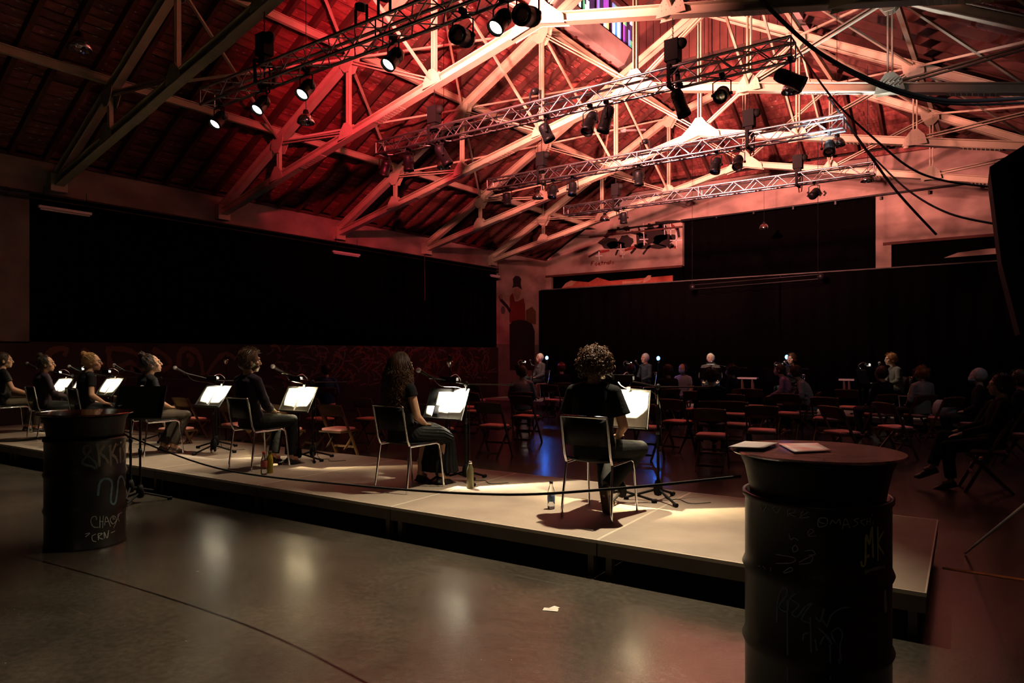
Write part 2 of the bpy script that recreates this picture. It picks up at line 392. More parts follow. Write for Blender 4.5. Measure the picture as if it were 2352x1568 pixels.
# dark painted animals and stars mural
mb = MB()
def rblob(cx, cy, rx, ry, n=14, j=.25, mp=bm_):
    blob(mb, [bk(cx + rx * cos(2 * pi * i / n) * (1 + rg.uniform(-j, j)), cy + ry * sin(2 * pi * i / n) * (1 + rg.uniform(-j, j))) for i in range(n)][::-1], mp)
for c in ((1398, 558, 22, 13), (1437, 556, 17, 16), (1415, 563, 20, 10), (1505, 540, 28, 22), (1522, 552, 22, 16), (1470, 550, 10, 18), (1545, 545, 8, 6), (1478, 565, 20, 7), (1510, 566, 22, 5), (1541, 565, 7, 6), (1440, 525, 8, 6), (1393, 542, 6, 4), (1492, 523, 12, 7), (1521, 521, 12, 6)): rblob(*c)
for c in (((1378, 576), (1352, 590)), ((1420, 572), (1414, 586)), ((1460, 570), (1449, 582)), ((1490, 566), (1477, 584)), ((1470, 545), (1468, 522)), ((1450, 533), (1485, 542)), ((1505, 512), (1560, 508)), ((1556, 520), (1560, 545))):
    ribbon(mb, [bk(*q) for q in c], .09, bm_, 0, .3)
mb.build('mural_animals', 'mural_dark', wb, label='dark painted animals')
mb = MB()
for c in (((1435, 575), (1455, 568), (1475, 566)), ((1378, 578), (1400, 575)), ((1515, 514), (1523, 530)), ((1541, 566), (1555, 568)), ((1430, 583), (1424, 588)), ((1536, 510), (1556, 528))): ribbon(mb, [bk(*q) for q in c], .1, bm_, 0, .4)
tx = lambda s, x0, y0: [(bk(x0 + a, y0 - b)) for a, b in s]
for x0, st in ((1358, [[(0, 0), (1, 9)], [(0, 9), (7, 10)], [(0, 5), (4, 6)]]), (1367, [[(2, 0), (0, 3), (3, 6), (5, 2), (2, 0)]]), (1374, [[(0, 6), (5, -1)], [(5, 6), (0, 0)]]), (1381, [[(2, 9), (2, 0)], [(0, 6), (5, 6)]]),
              (1388, [[(0, 6), (0, 0), (1, 4), (4, 6)]]), (1393, [[(4, 5), (0, 4), (1, 1), (4, 1), (4, 5), (5, 0)]]), (1400, [[(0, 7), (0, 0)]]), (1403, [[(0, 9), (0, 1)]]), (1406, [[(4, 6), (0, 4), (4, 2), (0, 0)]])):
    for s_ in st: ribbon(mb, tx(s_, x0, 610 - (x0 - 1358) * .08), .035, bm_)
mb.build('mural_lettering', 'mural_red', wb, label='dark red hand lettering under the mural')
mb = MB()
for cx, cy, r in ((1376, 588, 8), (1426, 572, 9), (1479, 550, 10), (1478, 524, 9), (1526, 527, 9), (1540, 527, 10), (1553, 552, 14), (1430, 585, 6)):
    ribbon(mb, [bk(cx - r, cy), bk(cx + r, cy - 1)], .03, bm2_); ribbon(mb, [bk(cx, cy - r * 1.3), bk(cx + 1, cy + r * 1.3)], .03, bm2_)
mb.build('mural_stars', 'mural_white', wb, label='pale painted stars'); mb = MB()
for k in range(5):
    x = 1854 + k * 9.5; y_ = 446 - k * .6
    ribbon(mb, [bk(x, y_ - 5), bk(x + 5, y_), bk(x, y_ + 6)], .06, bm_)
mb.build('painted_chevrons', 'mural_dark', wb, label='row of five dark painted chevrons')
for k in range(5):
    mb = MB(); c = bk(1790 + k * 14, 386 - k * .4)
    mb.tube([(c[0] + .07 * cos(a * pi / 6), YB - .03, c[1] + .1 * sin(a * pi / 6)) for a in range(12)], .014, 5, closed=True); mb.build('wall_hook', 'white', wb)
# long dark red painted board low on the left of the back wall
mb = MB()
pw = lambda px, py: (lambda p: (p.x, p.z))(on_y(px, py, 23.2))
def plank(pts, m, nm, y0=23.2, t=.04, par=None, lab=None):
    mb = MB(); n = len(pts)
    vs = [(x, y0, z) for x, z in pts] + [(x, y0 + t, z) for x, z in pts]
    mb.add(vs, [tuple(range(n)), tuple(range(2 * n - 1, n - 1, -1))] + [(i, i + n, (i + 1) % n + n, (i + 1) % n) for i in range(n)])
    return mb.build(nm, m, par, label=lab)
M['board_red'] = mat('red_painted_board', (.5, .10, .06), .8, var=.3)
M['board_skin'] = mat('flesh_painted_board', (.6, .3, .2), .8, var=.2)
bp_ = plank([pw(*p) for p in ((1292, 662), (1545, 646), (1545, 632), (1400, 645), (1372, 637), (1352, 648), (1322, 645), (1300, 655))], 'board_red', 'painted_board')
tag(bp_, 'long dark red painted cut-out board above the left end of the black backdrop', 'board')
plank([pw(*p) for p in ((1430, 652), (1470, 649), (1478, 643), (1430, 646))], 'board_skin', 'painted_arm', 23.185, .01, bp_)
plank([pw(*p) for p in ((1290, 662), (1315, 656), (1325, 646), (1312, 644), (1300, 650))], 'board_skin', 'painted_hand', 23.185, .01, bp_)
plank([pw(*p) for p in ((1478, 650), (1494, 642), (1496, 632), (1489, 632), (1478, 642))], 'board_skin', 'painted_hand', 23.185, .01, bp_)
pp = plank([pw(*p) for p in ((2168, 592), (2297, 582), (2295, 569), (2260, 572), (2200, 580))], 'plaster', 'painted_board')
tag(pp, 'pale board with curved top above the right end of the black backdrop', 'board')
# unseen black sheets that keep the voids behind the openings dark
mb = MB(); wbox(mb, XL - T - .05, XL - T, YF, YB + T, 0, 5.3); wbox(mb, XL, XR, YB + T, YB + T + .05, 0, 7); struct(mb.build('dark_backing', 'velvet'))

# curtains -------------------------------------------------
def curtain(name, axis, c, a0, a1, z0, z1, amp, lam, m, label, thick=.02, seed=1):
    r = random.Random(seed); mb = MB(); n = int((a1 - a0) / lam * 6); pts = []
    ph = 0
    for i in range(n + 1):
        a = a0 + (a1 - a0) * i / n; ph += 2 * pi / 6 * r.uniform(.7, 1.3); pts.append((a, c + amp * sin(ph)))
    vs = []
    for z, k in ((z1, .7), (z0, 1.15)):
        for a, d in pts:
            dd = c + (d - c) * k; vs.append((a, dd, z) if axis == 'x' else (dd, a, z))
    fs = [(i, i + 1, n + 2 + i, n + 1 + i) for i in range(n)]
    mb.add(vs, fs, 0, True)
    o = mb.build(name, m); so = o.modifiers.new('s', 'SOLIDIFY'); so.thickness = thick
    return tag(o, label, 'curtain')
curtain('stage_curtain', 'y', XL - .12, 5.42, 12.9, 1.8, 4.64, .04, .35, 'velvet', 'black curtain filling the near bays of the left wall above the graffiti', seed=2)
curtain('stage_curtain', 'y', XL - .12, 13.0, 20.28, 1.8, 4.64, .04, .35, 'velvet', 'black curtain filling the far bays of the left wall beside the painted pillar', seed=3)
curtain('stage_curtain', 'x', YB + .12, ux0 + .02, ux1 - .02, 2.62, 6.28, .03, .4, 'velvet', 'high black curtain in the centre opening of the back wall', seed=4)
curtain('stage_curtain', 'x', YB + .12, XL + .26, ux0 - .02, 2.62, 4.64, .03, .4, 'velvet', 'low black curtain added to darken the back wall opening under the animal mural', seed=5)  # added black sheet for the dark inside the left opening
curtain('stage_curtain', 'x', YB + .12, ux1 + .44, XR - .02, 2.62, 4.84, .03, .4, 'velvet', 'low black curtain added to darken the back wall opening at the far right', seed=6)  # added black sheet for the dark inside the right opening
# free-standing backdrop
curtain('backdrop_curtain', 'x', 20.0, -13.3, -5.3, .02, 3.72, .06, .45, 'velvet', 'wide black backdrop hanging behind the far platform, left half', seed=7)
curtain('backdrop_curtain', 'x', 20.0, -5.25, 2.7, .02, 3.72, .06, .45, 'velvet', 'wide black backdrop hanging behind the far platform, right half', seed=8)
bt = MB(); bt.tube([(-13.3, 20.14, 3.75), (2.75, 20.14, 3.75)], .018, 8); bo = bt.build('backdrop_batten', 'graf_grey')
tag(bo, 'thin metal batten along the top of the black backdrop', 'pipe')
for k, x in enumerate((-13.2, -9.2, -5.3, -1.2, 2.6)):
    mb = MB(); mb.tube([(x, 20.2, .01), (x, 20.2, 3.75)], .03, 8); mb.box((x, 20.4, .01), (.5, .5, .02)); mb.build('upright', 'blackm', bo)

# ------------------------------------------------------------------ roof
def roof_part(name, label):
    o = bpy.data.objects.new(name, None); COL.objects.link(o); o['kind'] = 'structure'; o['label'] = label; return o
mb = MB(); SK = .16
def skin(pts):
    mb.add(pts, [tuple(range(len(pts)))]); mb.add([V(p) + V((0, 0, .1)) for p in pts], [tuple(range(len(pts)))[::-1]])
z0 = lambda x: roof_z(x) + SK
skin([(XL - .5, YF - .3, z0(XL) - .29), (LX0, YF - .3, z0(LX0)), (LX0, LY1, z0(LX0)), (XC, LY1, z0(XC)), (XC, YP, z0(XC)), (BX0, YB + T, z0(BX0)), (XL - .5, YB + T, z0(XL) - .29)])
cl = struct(mb.build('ceiling', 'deckdark'), 'left roof slope of dark red boards over rafters'); mb = MB()
skin([(XR + .5, YF - .3, z0(XR) - .29), (XR + .5, YB + T, z0(XR) - .29), (BX1, YB + T, z0(BX1)), (XC, YP, z0(XC)), (XC, LY1, z0(XC)), (LX1, LY1, z0(LX1)), (LX1, YF - .3, z0(LX1))])
cr = struct(mb.build('ceiling', 'deckdark'), 'right roof slope of dark red boards over rafters'); mb = MB()
skin([(BX0 - .3, YB + T, ZH + SK - .1), (BX1 + .3, YB + T, ZH + SK - .1), (XC, YP, z0(XC))])
ch = struct(mb.build('ceiling', 'deckdark'), 'hipped roof end of lit wooden boards above the back wall')
# boards
ang = math.atan(RS); BW = .172; gap = .016
board_mesh = {}
def board(parent, c, L, axis, tilt, wd=BW - gap, taper=None):
    # one board: L along axis ('y' side slopes, 'x' hip), tilted about it
    key = (axis, round(L, 2), tilt > 0)
    if key not in board_mesh:
        b = MB(); b.box((0, 0, 0), (wd, L, .022) if axis == 'y' else (L, wd, .022))
        o = b.build('roof_board', 'board', parent); board_mesh[key] = o
    else:
        o = board_mesh[key].copy(); COL.objects.link(o); o.parent = parent
    j = random.uniform(-.02, .02)
    o.location = (c[0], c[1], c[2] + random.uniform(-.008, .008))
    o.rotation_euler = (0, tilt + j, 0) if axis == 'y' else (tilt + j, 0, random.uniform(-.002, .002))
def yend(x):
    z = roof_z(x); return YB - .02 if z < ZH else YB - (z - ZH) / RS
nrow = int((LX0 - XL) / cos(ang) / BW) + 1
for side, par in ((1, cl), (-1, cr)):
    k = 0
    while True:
        d = .05 + k * BW * cos(ang); x = XL + d if side > 0 else XR - d; k += 1
        if d > XC - XL: break
        ys = 0.2 if d < LX0 - XL else LY1
        y = ys; ye = yend(x)
        if ye - y < .2: continue
        first = True
        while y < ye - .05:
            L = random.choice((4.68, 5.26, 5.85)) if first is False else random.choice((3.5, 4.68, 5.85))
            first = False
            if ye - (y + L) < 1.2: L = round(ye - y, 1)
            L = min(L, round(ye - y, 2))
            board(par, (x, y + L / 2, roof_z(x) + .11), L - .012, 'y', -ang * side)
            y += L
k = 0
while True:
    d = .06 + k * BW * cos(ang); k += 1
    if d > HB - .1: break
    hw = (BX1 - BX0) / 2 * (1 - d / HB)
    x = XC - hw
    while x < XC + hw - .05:
        L = random.choice((3.2, 4.0, 4.8)); L = min(L, XC + hw - x)
        if XC + hw - x - L < 1: L = XC + hw - x
        L = round(L, 2); board(ch, (x + L / 2, YB - d, ZH + d * RS + .11), L - .012, 'x', -ang); x += L
# rafters
def rafter(par, a, b):
    l = (V(b) - V(a)).length; m_ = MB(); m_.beam(a, b, .085, .16); m_.build('rafter', 'rafter', par)
y = .4
while y < YB - .2:
    for side, par in ((1, cl), (-1, cr)):
        xe = LX0 if side > 0 else LX1
        dtop = (XC - XL) if y > LY1 else (LX0 - XL)
        if y > YP: dtop = min(dtop, ((YB - y) * RS + ZH - 5.3) / RS)
        f = lambda d: V((XL + d if side > 0 else XR - d, y, 5.3 + d * RS + .015))
        rafter(par, f(.02), f(dtop))
    y += .5835
x = BX0 + .45
while x < BX1 - .3:
    run = HB * (1 - abs(x - XC) / ((BX1 - BX0) / 2))
    if run > .3: rafter(ch, (x, YB - .05, ZH + .02), (x, YB - run, ZH + run * RS + .015))
    x += .76
for sx in (BX0, BX1):
    m_ = MB(); m_.beam((sx, YB, ZH + .0), (XC, YP, roof_z(XC)), .12, .22); m_.build('hip_rafter', 'rafter', ch)
# lantern over the ridge: concrete-like kerb, stained glass walls, boarded lid
ln = roof_part('trim_2', 'ridge lantern with coloured glass along its sides')
zl = roof_z(LX0)
M['kerb'] = mat('kerb_render', (.55, .45, .4), .8, var=.3, scale=2)
for x in (LX0, LX1):
    sgn = -1 if x == LX0 else 1
    m_ = MB(); wbox(m_, x - .12, x + .12, YF, LY1, zl - .12, zl + .42); m_.build('lantern_kerb', 'kerb', ln)
    m_ = MB(); wbox(m_, x - .1, x + .1, YF, LY1, zl + 1.35, zl + 1.5); wbox(m_, x - .07, x + .07, YF, LY1, zl + .42, zl + .5)
    m_.build('lantern_plate', 'rafter', ln)
m_ = MB(); wbox(m_, LX0, LX1, LY1, LY1 + .15, zl - .1, zl + 2.6); m_.build('lantern_end', 'deckdark', ln)
m_ = MB(); wbox(m_, LX0, LX1, YF - .3, YF - .15, zl - .1, zl + 2.6); m_.build('lantern_end', 'kerb', ln)
for sgn in (-1, 1):
    m_ = MB(); e = XC + sgn * 2.5
    m_.add([(e, YF - .3, zl + 1.4), (e, LY1 + .2, zl + 1.4), (XC, LY1 + .2, zl + 2.65), (XC, YF - .3, zl + 2.65)], [(0, 1, 2, 3)])
    m_.add([(e, YF - .3, zl + 1.5), (e, LY1 + .2, zl + 1.5), (XC, LY1 + .2, zl + 2.75), (XC, YF - .3, zl + 2.75)], [(3, 2, 1, 0)]); m_.build('lantern_roof', 'rafter', ln)
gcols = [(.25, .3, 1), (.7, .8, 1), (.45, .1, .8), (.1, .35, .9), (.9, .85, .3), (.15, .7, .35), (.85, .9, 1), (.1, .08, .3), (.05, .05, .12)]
for i, c in enumerate(gcols): M['g%d' % i] = mat('stained_glass', c, .2, emit=c, estr=(1.2, 3, .7, 1.1, 1.1, .7, 2.4, .15, .05)[i])  # panes emit, standing in for light from behind the glass
for k in range(22):
    m_ = MB(); wbox(m_, LX0 + k * .2, LX0 + k * .2 + .185, LY1 - .04, LY1 - .005 - .01 * (k % 2), zl - .05, zl + 2.5 - abs(k - 11) * .1); m_.build('end_board', 'rafter', ln)
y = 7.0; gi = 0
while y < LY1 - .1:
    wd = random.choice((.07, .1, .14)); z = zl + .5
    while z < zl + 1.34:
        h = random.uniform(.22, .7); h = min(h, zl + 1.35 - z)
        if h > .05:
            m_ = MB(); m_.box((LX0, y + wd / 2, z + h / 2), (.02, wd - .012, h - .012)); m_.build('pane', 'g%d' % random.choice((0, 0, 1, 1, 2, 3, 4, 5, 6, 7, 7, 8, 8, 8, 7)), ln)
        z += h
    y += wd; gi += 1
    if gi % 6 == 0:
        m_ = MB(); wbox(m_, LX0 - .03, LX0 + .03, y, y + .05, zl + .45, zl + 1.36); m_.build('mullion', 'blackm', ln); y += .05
# ------------------------------------------------------------------ steel roof trusses
NX = [XL, -13.0, -10.75, -8.47, XC]
ZT = lambda x: 4.96 + (x - XL) * .545
ZB = lambda x: 4.86 + (x - XL) * .2275
def mir(x): return XC * 2 - x
def hsec(mb, a, b, w, h, up=(0, 0, 1), t=.016):
    a = V(a); b = V(b); d = (b - a).normalized(); x = d.cross(V(up))
    if x.length < 1e-4: x = V((1, 0, 0))
    x.normalize(); z = x.cross(d)
    mb.beam(a + z * h / 2, b + z * h / 2, w, t, up); mb.beam(a - z * h / 2, b - z * h / 2, w, t, up)
    mb.beam(a, b, t * 1.4, h, up)
def twin(mb, a, b, w, gap, up):        # two flats with a gap: the posts
    a = V(a); b = V(b); d = (b - a).normalized(); x = d.cross(V(up)).normalized()
    for s in (-1, 1): mb.beam(a + x * s * (gap / 2 + .012), b + x * s * (gap / 2 + .012), .024, w, up)
RV = []
def rivets(mb, c, dx, dz, nx, nz, y, sx, sz):
    for s in (-1, 1):
        for i in range(nx):
            for j in range(nz):
                p = V(c) + dx * (i - (nx - 1) / 2) * sx + dz * (j - (nz - 1) / 2) * sz + V((0, s * y, 0))
                mb.add([p + V((a, 0, b)) * .014 for a, b in ((-1, 0), (0, -1), (1, 0), (0, 1))] + [p + V((0, s * .014, 0))], [(0, 1, 4), (1, 2, 4), (2, 3, 4), (3, 0, 4)], 0, True)
def gusset(mb, c, pts, y=.1):
    n = len(pts)
    for s in (-1, 1):
        y0 = c[1] + s * y; y1 = y0 + s * .016
        vs = [(c[0] + a, y0, c[2] + b) for a, b in pts] + [(c[0] + a, y1, c[2] + b) for a, b in pts]
        mb.add(vs, [tuple(range(n)), tuple(range(2 * n - 1, n - 1, -1))] + [(i, (i + 1) % n, (i + 1) % n + n, i + n) for i in range(n)])
TY = [5.85, 9.35, 12.86, 16.4, 19.85]
TN = ['nearest', 'second', 'third', 'fourth', 'farthest']
trus = {}
for ti, Y in enumerate(TY):
    t = empty('roof_truss', (XC, Y, 0), 0, 'cream steel roof truss spanning the hall, %s from the viewer' % TN[ti], 'roof truss', 'steel roof trusses')
    trus[Y] = t; P = lambda x, z: V((x - XC, 0, z))
    ztop = lambda x: min(ZT(x), 9.35 if ti == 4 else 99)
    for s in (0, 1):
        X = NX if not s else [mir(x) for x in NX]
        zt = [ZT(x) for x in NX]; zt = [min(z, 9.3 if ti == 4 else 99) for z in zt]; zb = [ZB(x) for x in NX]
        for i in range(4):
            m_ = MB(); hsec(m_, P(X[i], zt[i]), P(X[i + 1], zt[i + 1]), .15, .17); m_.build('top_chord', 'steel', t)
            m_ = MB(); hsec(m_, P(X[i], zb[i]), P(X[i + 1], zb[i + 1]), .17, .14)
            if i in (1, 2):                                       # riveted splice
                d = (P(X[i + 1], zb[i + 1]) - P(X[i], zb[i])).normalized(); c = P(X[i], zb[i]).lerp(P(X[i + 1], zb[i + 1]), .5)
                m_.beam(c - d * .35 - V((0, 0, .082)), c + d * .35 - V((0, 0, .082)), .17, .014)
                for q in range(9):
                    for w_ in (-.06, -.02, .02, .06):
                        p = c + d * (q - 4) * .075 + V((0, w_, -.089)); m_.add([p + V((a, b, 0)) * .012 for a, b in ((-1, 0), (0, -1), (1, 0), (0, 1))] + [p - V((0, 0, .012))], [(0, 1, 4), (1, 2, 4), (2, 3, 4), (3, 0, 4)])
            m_.build('bottom_chord', 'steel', t)
        for i in (1, 2, 3):
            m_ = MB(); twin(m_, P(X[i], zb[i]), P(X[i], zt[i]), .075, .04, (0, 1, 0)); m_.build('post', 'steel', t)
            m_ = MB(); twin(m_, P(X[i], zt[i] - .05), P(X[i + 1], zb[i + 1] + .05), .06, .03, (0, 1, 0)); m_.build('diagonal', 'steel', t)
        for i in (1, 2, 3):
            g = .8; m_ = MB(); c = P(X[i], zb[i]); gusset(m_, c, [(a * g, b * g) for a, b in [(-.28, -.1), (.28, -.02 if not s else -.1), (.22, .14), (.07, .3), (-.07, .3), (-.22, .1)]], .07)
            rivets(m_, c + V((0, 0, .04)), V((1, 0, 0)), V((0, 0, 1)), 5, 2, .088, .07, .07); m_.build('gusset_plate', 'steel', t)
            m_ = MB(); c = P(X[i], zt[i]); gusset(m_, c, [(a * g * (1 if not s else -1), b * g) for a, b in [(-.22, -.2), (-.06, -.36), (.1, -.36), (.26, -.12), (.3, .1), (-.2, -.02)]], .07)
            rivets(m_, c + V((0, 0, -.1)), V((1, 0, 0)), V((0, 0, 1)), 4, 2, .088, .07, .07); m_.build('gusset_plate', 'steel', t)
        m_ = MB(); f0 = P(X[0], ZB(NX[0])); m_.box(f0 + V((0, 0, .02)), (.34, .3, .34)); m_.build('foot', 'steel', t)
    m_ = MB(); twin(m_, P(XC, ZB(XC)), P(XC, min(ZT(XC), 9.3 if ti == 4 else 99)), .085, .045, (0, 1, 0)); m_.build('king_post', 'steel', t)
    m_ = MB(); c = P(XC, ZB(XC)); gusset(m_, c, [(-.52, -.22), (0, -.09), (.52, -.22), (.5, -.08), (.2, .18), (.08, .34), (-.08, .34), (-.2, .18), (-.5, -.08)], .075)
    rivets(m_, c + V((0, 0, .0)), V((1, 0, 0)), V((0, 0, 1)), 9, 2, .093, .07, .08)
    m_.build('centre_plate', 'steel', t)
# purlins and wind bracing between trusses
for x in (NX[1], NX[2], NX[3], mir(NX[1]), mir(NX[2]), mir(NX[3])):
    d = min(x - XL, XR - x); z = 4.96 + d * .545 + .19; ye = min(YB - .05, YB - .1 - (z + .24 - ZH) / RS if z > ZH - .2 else YB)
    sname = 'left' if x < XC else 'right'; lvl = {1: 'lowest', 2: 'middle', 3: 'highest'}[[abs(x - q) < .01 or abs(x - mir(q)) < .01 for q in NX].index(True)]
    m_ = MB(); hsec(m_, (x, 0.5, z), (x, ye, z), .08, .13)
    o = m_.build('purlin', 'steel'); tag(o, '%s long steel purlin on the %s roof slope' % (lvl, sname), 'beam', 'steel purlins')
NN = {0: 'first', 1: 'second', 2: 'third', 3: 'fourth'}
for b in range(4):
    y0, y1 = TY[b], TY[b + 1]
    for s in (0, 1):
        t = empty('wind_bracing', (0, y0, 0), 0, 'crossed thin steel bracing of the %s bay on the %s slope' % (NN[b], 'right' if s else 'left'), 'bracing', 'wind bracing')
        for i in (1, 2):
            xa, xb = NX[i], NX[i + 1]; za, zb_ = ZT(xa), ZT(xb)
            if s: xa, xb = mir(xa), mir(xb)
            for (p, q) in (((xa, 0, za), (xb, y1 - y0, zb_)), ((xb, 0, zb_), (xa, y1 - y0, za))):
                if b == 3 and max(p[2], q[2]) > 8.9 : continue
                m_ = MB(); m_.beam(p, q, .045, .04); m_.build('brace', 'steel', t)
        xa = NX[3] if not s else mir(NX[3])
        m_ = MB(); m_.beam((xa, 0, ZT(NX[3])), (xa, y1 - y0, ZB(NX[3])), .04, .045); m_.build('brace', 'steel', t)
        xa = NX[1] if not s else mir(NX[1])
# ------------------------------------------------------------------ lighting rigs
def box_truss(Y, x0, x1, z, label):
    t = empty('lighting_truss', ((x0 + x1) / 2, Y, z), 0, label, 'lighting truss', 'aluminium lighting trusses')
    L = x1 - x0; h = .115
    for a, b in ((-h, -h), (h, -h), (-h, h), (h, h)):
        m_ = MB(); m_.tube([(-L / 2, a, b), (L / 2, a, b)], .0215, 8); m_.build('chord_tube', 'alu', t)
    m_ = MB(); n = int(L / .24)
    for f in range(4):
        for i in range(n):
            xa = -L / 2 + L * i / n; xb = -L / 2 + L * (i + 1) / n; s = 1 if i % 2 else -1
            pa, pb = {0: ((-h, s * h), (-h, -s * h)), 1: ((h, s * h), (h, -s * h)), 2: ((s * h, -h), (-s * h, -h)), 3: ((s * h, h), (-s * h, h))}[f]
            m_.tube([(xa, *pa), (xb, *pb)], .009, 5, caps=False)
    for e in (-L / 2, L / 2, 0):
        for (a, b), (c, d) in (((-h, -h), (h, -h)), ((-h, h), (h, h)), ((-h, -h), (-h, h)), ((h, -h), (h, h))): m_.tube([(e, a, b), (e, c, d)], .011, 5)
    o = m_.build('lattice', 'alu', t); o['kind'] = 'stuff'
    return t
RIG = {5.85: (-9.9, -2.35), 9.35: (-9.85, -2.3), 12.86: (-9.9, -2.33), 16.4: (-10.0, -2.39)}
RZ = 5.46
RN = {5.85: 'nearest', 9.35: 'second', 12.86: 'third', 16.4: 'farthest'}
for Y, (a, b) in RIG.items():
    box_truss(Y, a, b, RZ if Y > 6 else 5.4, '%s aluminium box truss carrying spotlights under the roof' % RN[Y])
    for x, sd in ((-8.47, 'left'), (-3.93, 'right')):      # chain hoists
        h = empty('chain_hoist', (x, Y, RZ), 0, 'black chain hoist at the %s end of the %s lighting truss' % (sd, RN[Y]), 'hoist', 'chain hoists')
        m_ = MB(); m_.box((0, 0, .38), (.2, .16, .3)); m_.ball((.12, 0, .46), (.09, .07, .08), 10, 6); m_.box((0, 0, .16), (.13, .1, .16)); m_.build('hoist_body', 'blackm', h)
        m_ = MB(); m_.beam((0, -.16, .13), (0, .16, .13), .06, .03); m_.beam((0, -.16, .13), (0, -.14, -.16), .05, .02); m_.beam((0, .16, .13), (0, .14, -.16), .05, .02); m_.beam((0, -.16, -.16), (0, .16, -.16), .05, .03); m_.build('clamp', 'blackm', h)
        m_ = MB(); zt_ = ZB(-8.47) - RZ - .1
        k = 0; z = .53
        while z < zt_:
            m_.tube([(.012 * cos(a * pi / 3) * (k % 2), .012 * cos(a * pi / 3) * (1 - k % 2), z + .02 * sin(a * pi / 3)) for a in range(6)], .004, 4, closed=True); z += .03; k += 1
        m_.build('chain', 'black', h)
        m_ = MB(); m_.tube([(.03, 0, .25), (.09, .02, .02), (.07, .03, -.28), (.02, .02, -.3), (-.02, 0, .1)], .012, 5); m_.build('chain_bag', 'blackm', h)
# spotlights
SPOT_LIT = []
def spotlight(Y, px, py, aim, lit, label, size=1.0, kind=0):
    x = on_y(px, py, Y).x; z = (RZ if Y > 6 else 5.4) - .115
    s = empty('spotlight', (x, Y, z), 0, label, 'spotlight', 'spotlights on the trusses')
    d = V(aim).normalized(); c = V((0, 0, -.27 * size)); R = rot_to(d)
    m_ = MB(); m_.tube([(0, 0, .03), (0, 0, -.06)], .02, 8); m_.box((0, 0, .0), (.05, .09, .06)); m_.build('hook_clamp', 'blackm', s)
    sd = d.cross(V((0, 0, 1)));
    if sd.length < .1: sd = V((1, 0, 0))
    sd.normalize(); r = .09 * size
    m_ = MB(); m_.tube([c + sd * (r + .03), c + sd * (r + .03) + V((0, 0, .17 * size)), V((0, 0, -.07)) + sd * .05, V((0, 0, -.07)) - sd * .05, c - sd * (r + .03) + V((0, 0, .17 * size)), c - sd * (r + .03)], .009, 6)
    m_.cone(c + sd * (r + .05), .022, c + sd * (r + .01), .022, 8); m_.cone(c - sd * (r + .05), .022, c - sd * (r + .01), .022, 8); m_.build('yoke', 'blackm', s)
    L = (.38 if kind else .28) * size
    m_ = MB(); pr = [(r * .5, -L * .55), (r * .85, -L * .5), (r, -L * .35), (r, L * .3), (r * 1.08, L * .3), (r * 1.08, L * .5), (r * .98, L * .5), (r * .92, L * .36), (r * .01, L * .34)]
    m_.lathe(pr, 16, c, 0, True, R)
    for q in range(3): m_.lathe([(r * 1.03, -L * .3 + q * .03), (r * 1.05, -L * .29 + q * .03), (r * 1.03, -L * .28 + q * .03)], 14, c, 0, True, R)
    m_.build('housing', 'black', s)
    m_ = MB(); m_.lathe([(r * .9, L * .37), (r * .6, L * .4), (.001, L * .41)], 16, c, 0, True, R); m_.build('lens', 'glow_white' if lit else 'chrome', s)
    if lit: SPOT_LIT.append((V((x, Y, z)) + c + d * L * .8, d))
    return s
for i, (px, py, lab) in enumerate(((1150, 50, 'lit spotlight rightmost on the nearest truss, glowing toward the floor'), (903, 140, 'lit spotlight second from the right on the nearest truss'), (703, 210, 'lit spotlight third from the right on the nearest truss'),
                                   (600, 250, 'lit spotlight fourth from the right on the nearest truss'), (503, 270, 'lit spotlight leftmost at the end of the nearest truss'))):
    spotlight(5.85, px, py, (-.12 if i < 2 else .05, -.62, -.78), True, lab, .95)
spotlight(5.85, 1063, 70, (.2, -.95, -.2), False, 'unlit black spotlight facing the viewer on the nearest truss', 1.05)
spotlight(5.85, 1212, 8, (.1, -.95, -.3), False, 'unlit black spotlight at the top edge of the picture on the nearest truss', 1.1)
for Y, lst in ((9.35, ((885, (-.5, .2, -.8), 'tilted outward at the left end of'), (938, (0, .1, -1), 'hanging straight down near the left end of'), (1018, (.4, .3, -.85), 'with long body above a chrome dome under'), (1255, (.35, .2, -.9), 'crossing a bright steel node at the middle of'),
                      (1355, (0, -.5, -.8), 'with round front beside a slimmer one on'), (1392, (-.25, -.1, -.95), 'slim and dark just right of the middle of'), (1562, (.3, .1, -.9), 'long and tilted below the right hoist of'), (1658, (.1, -.8, -.5), 'large and round right of the hoist on'), (1815, (.85, .2, -.5), 'long, nearly level at the right end of'))),
               (12.86, ((1165, (0, .1, -1), 'leftmost under'), (1270, (0, -.3, -.9), 'second from the left under'), (1315, (.05, -.2, -.95), 'third from the left under'), (1467, (0, .1, -1), 'small, at the middle of'), (1645, (-.1, -.3, -.9), 'left of a pair under'), (1695, (.1, -.6, -.7), 'right of a pair under'), (1905, (.1, -.6, -.7), 'beside a dome lamp at the right end of'))),
               (16.4, ((1432, (0, .1, -1), 'near the left hoist of'), (1870, (.1, .5, .3), 'right of the right hoist of')))):
    for px, aim, lab in lst:
        spotlight(Y, px, 0 + 400, aim, False, 'unlit black spotlight %s the %s truss' % (lab, RN[Y]), 1.0, kind=1 if 'long' in lab or 'slim' in lab else 0)
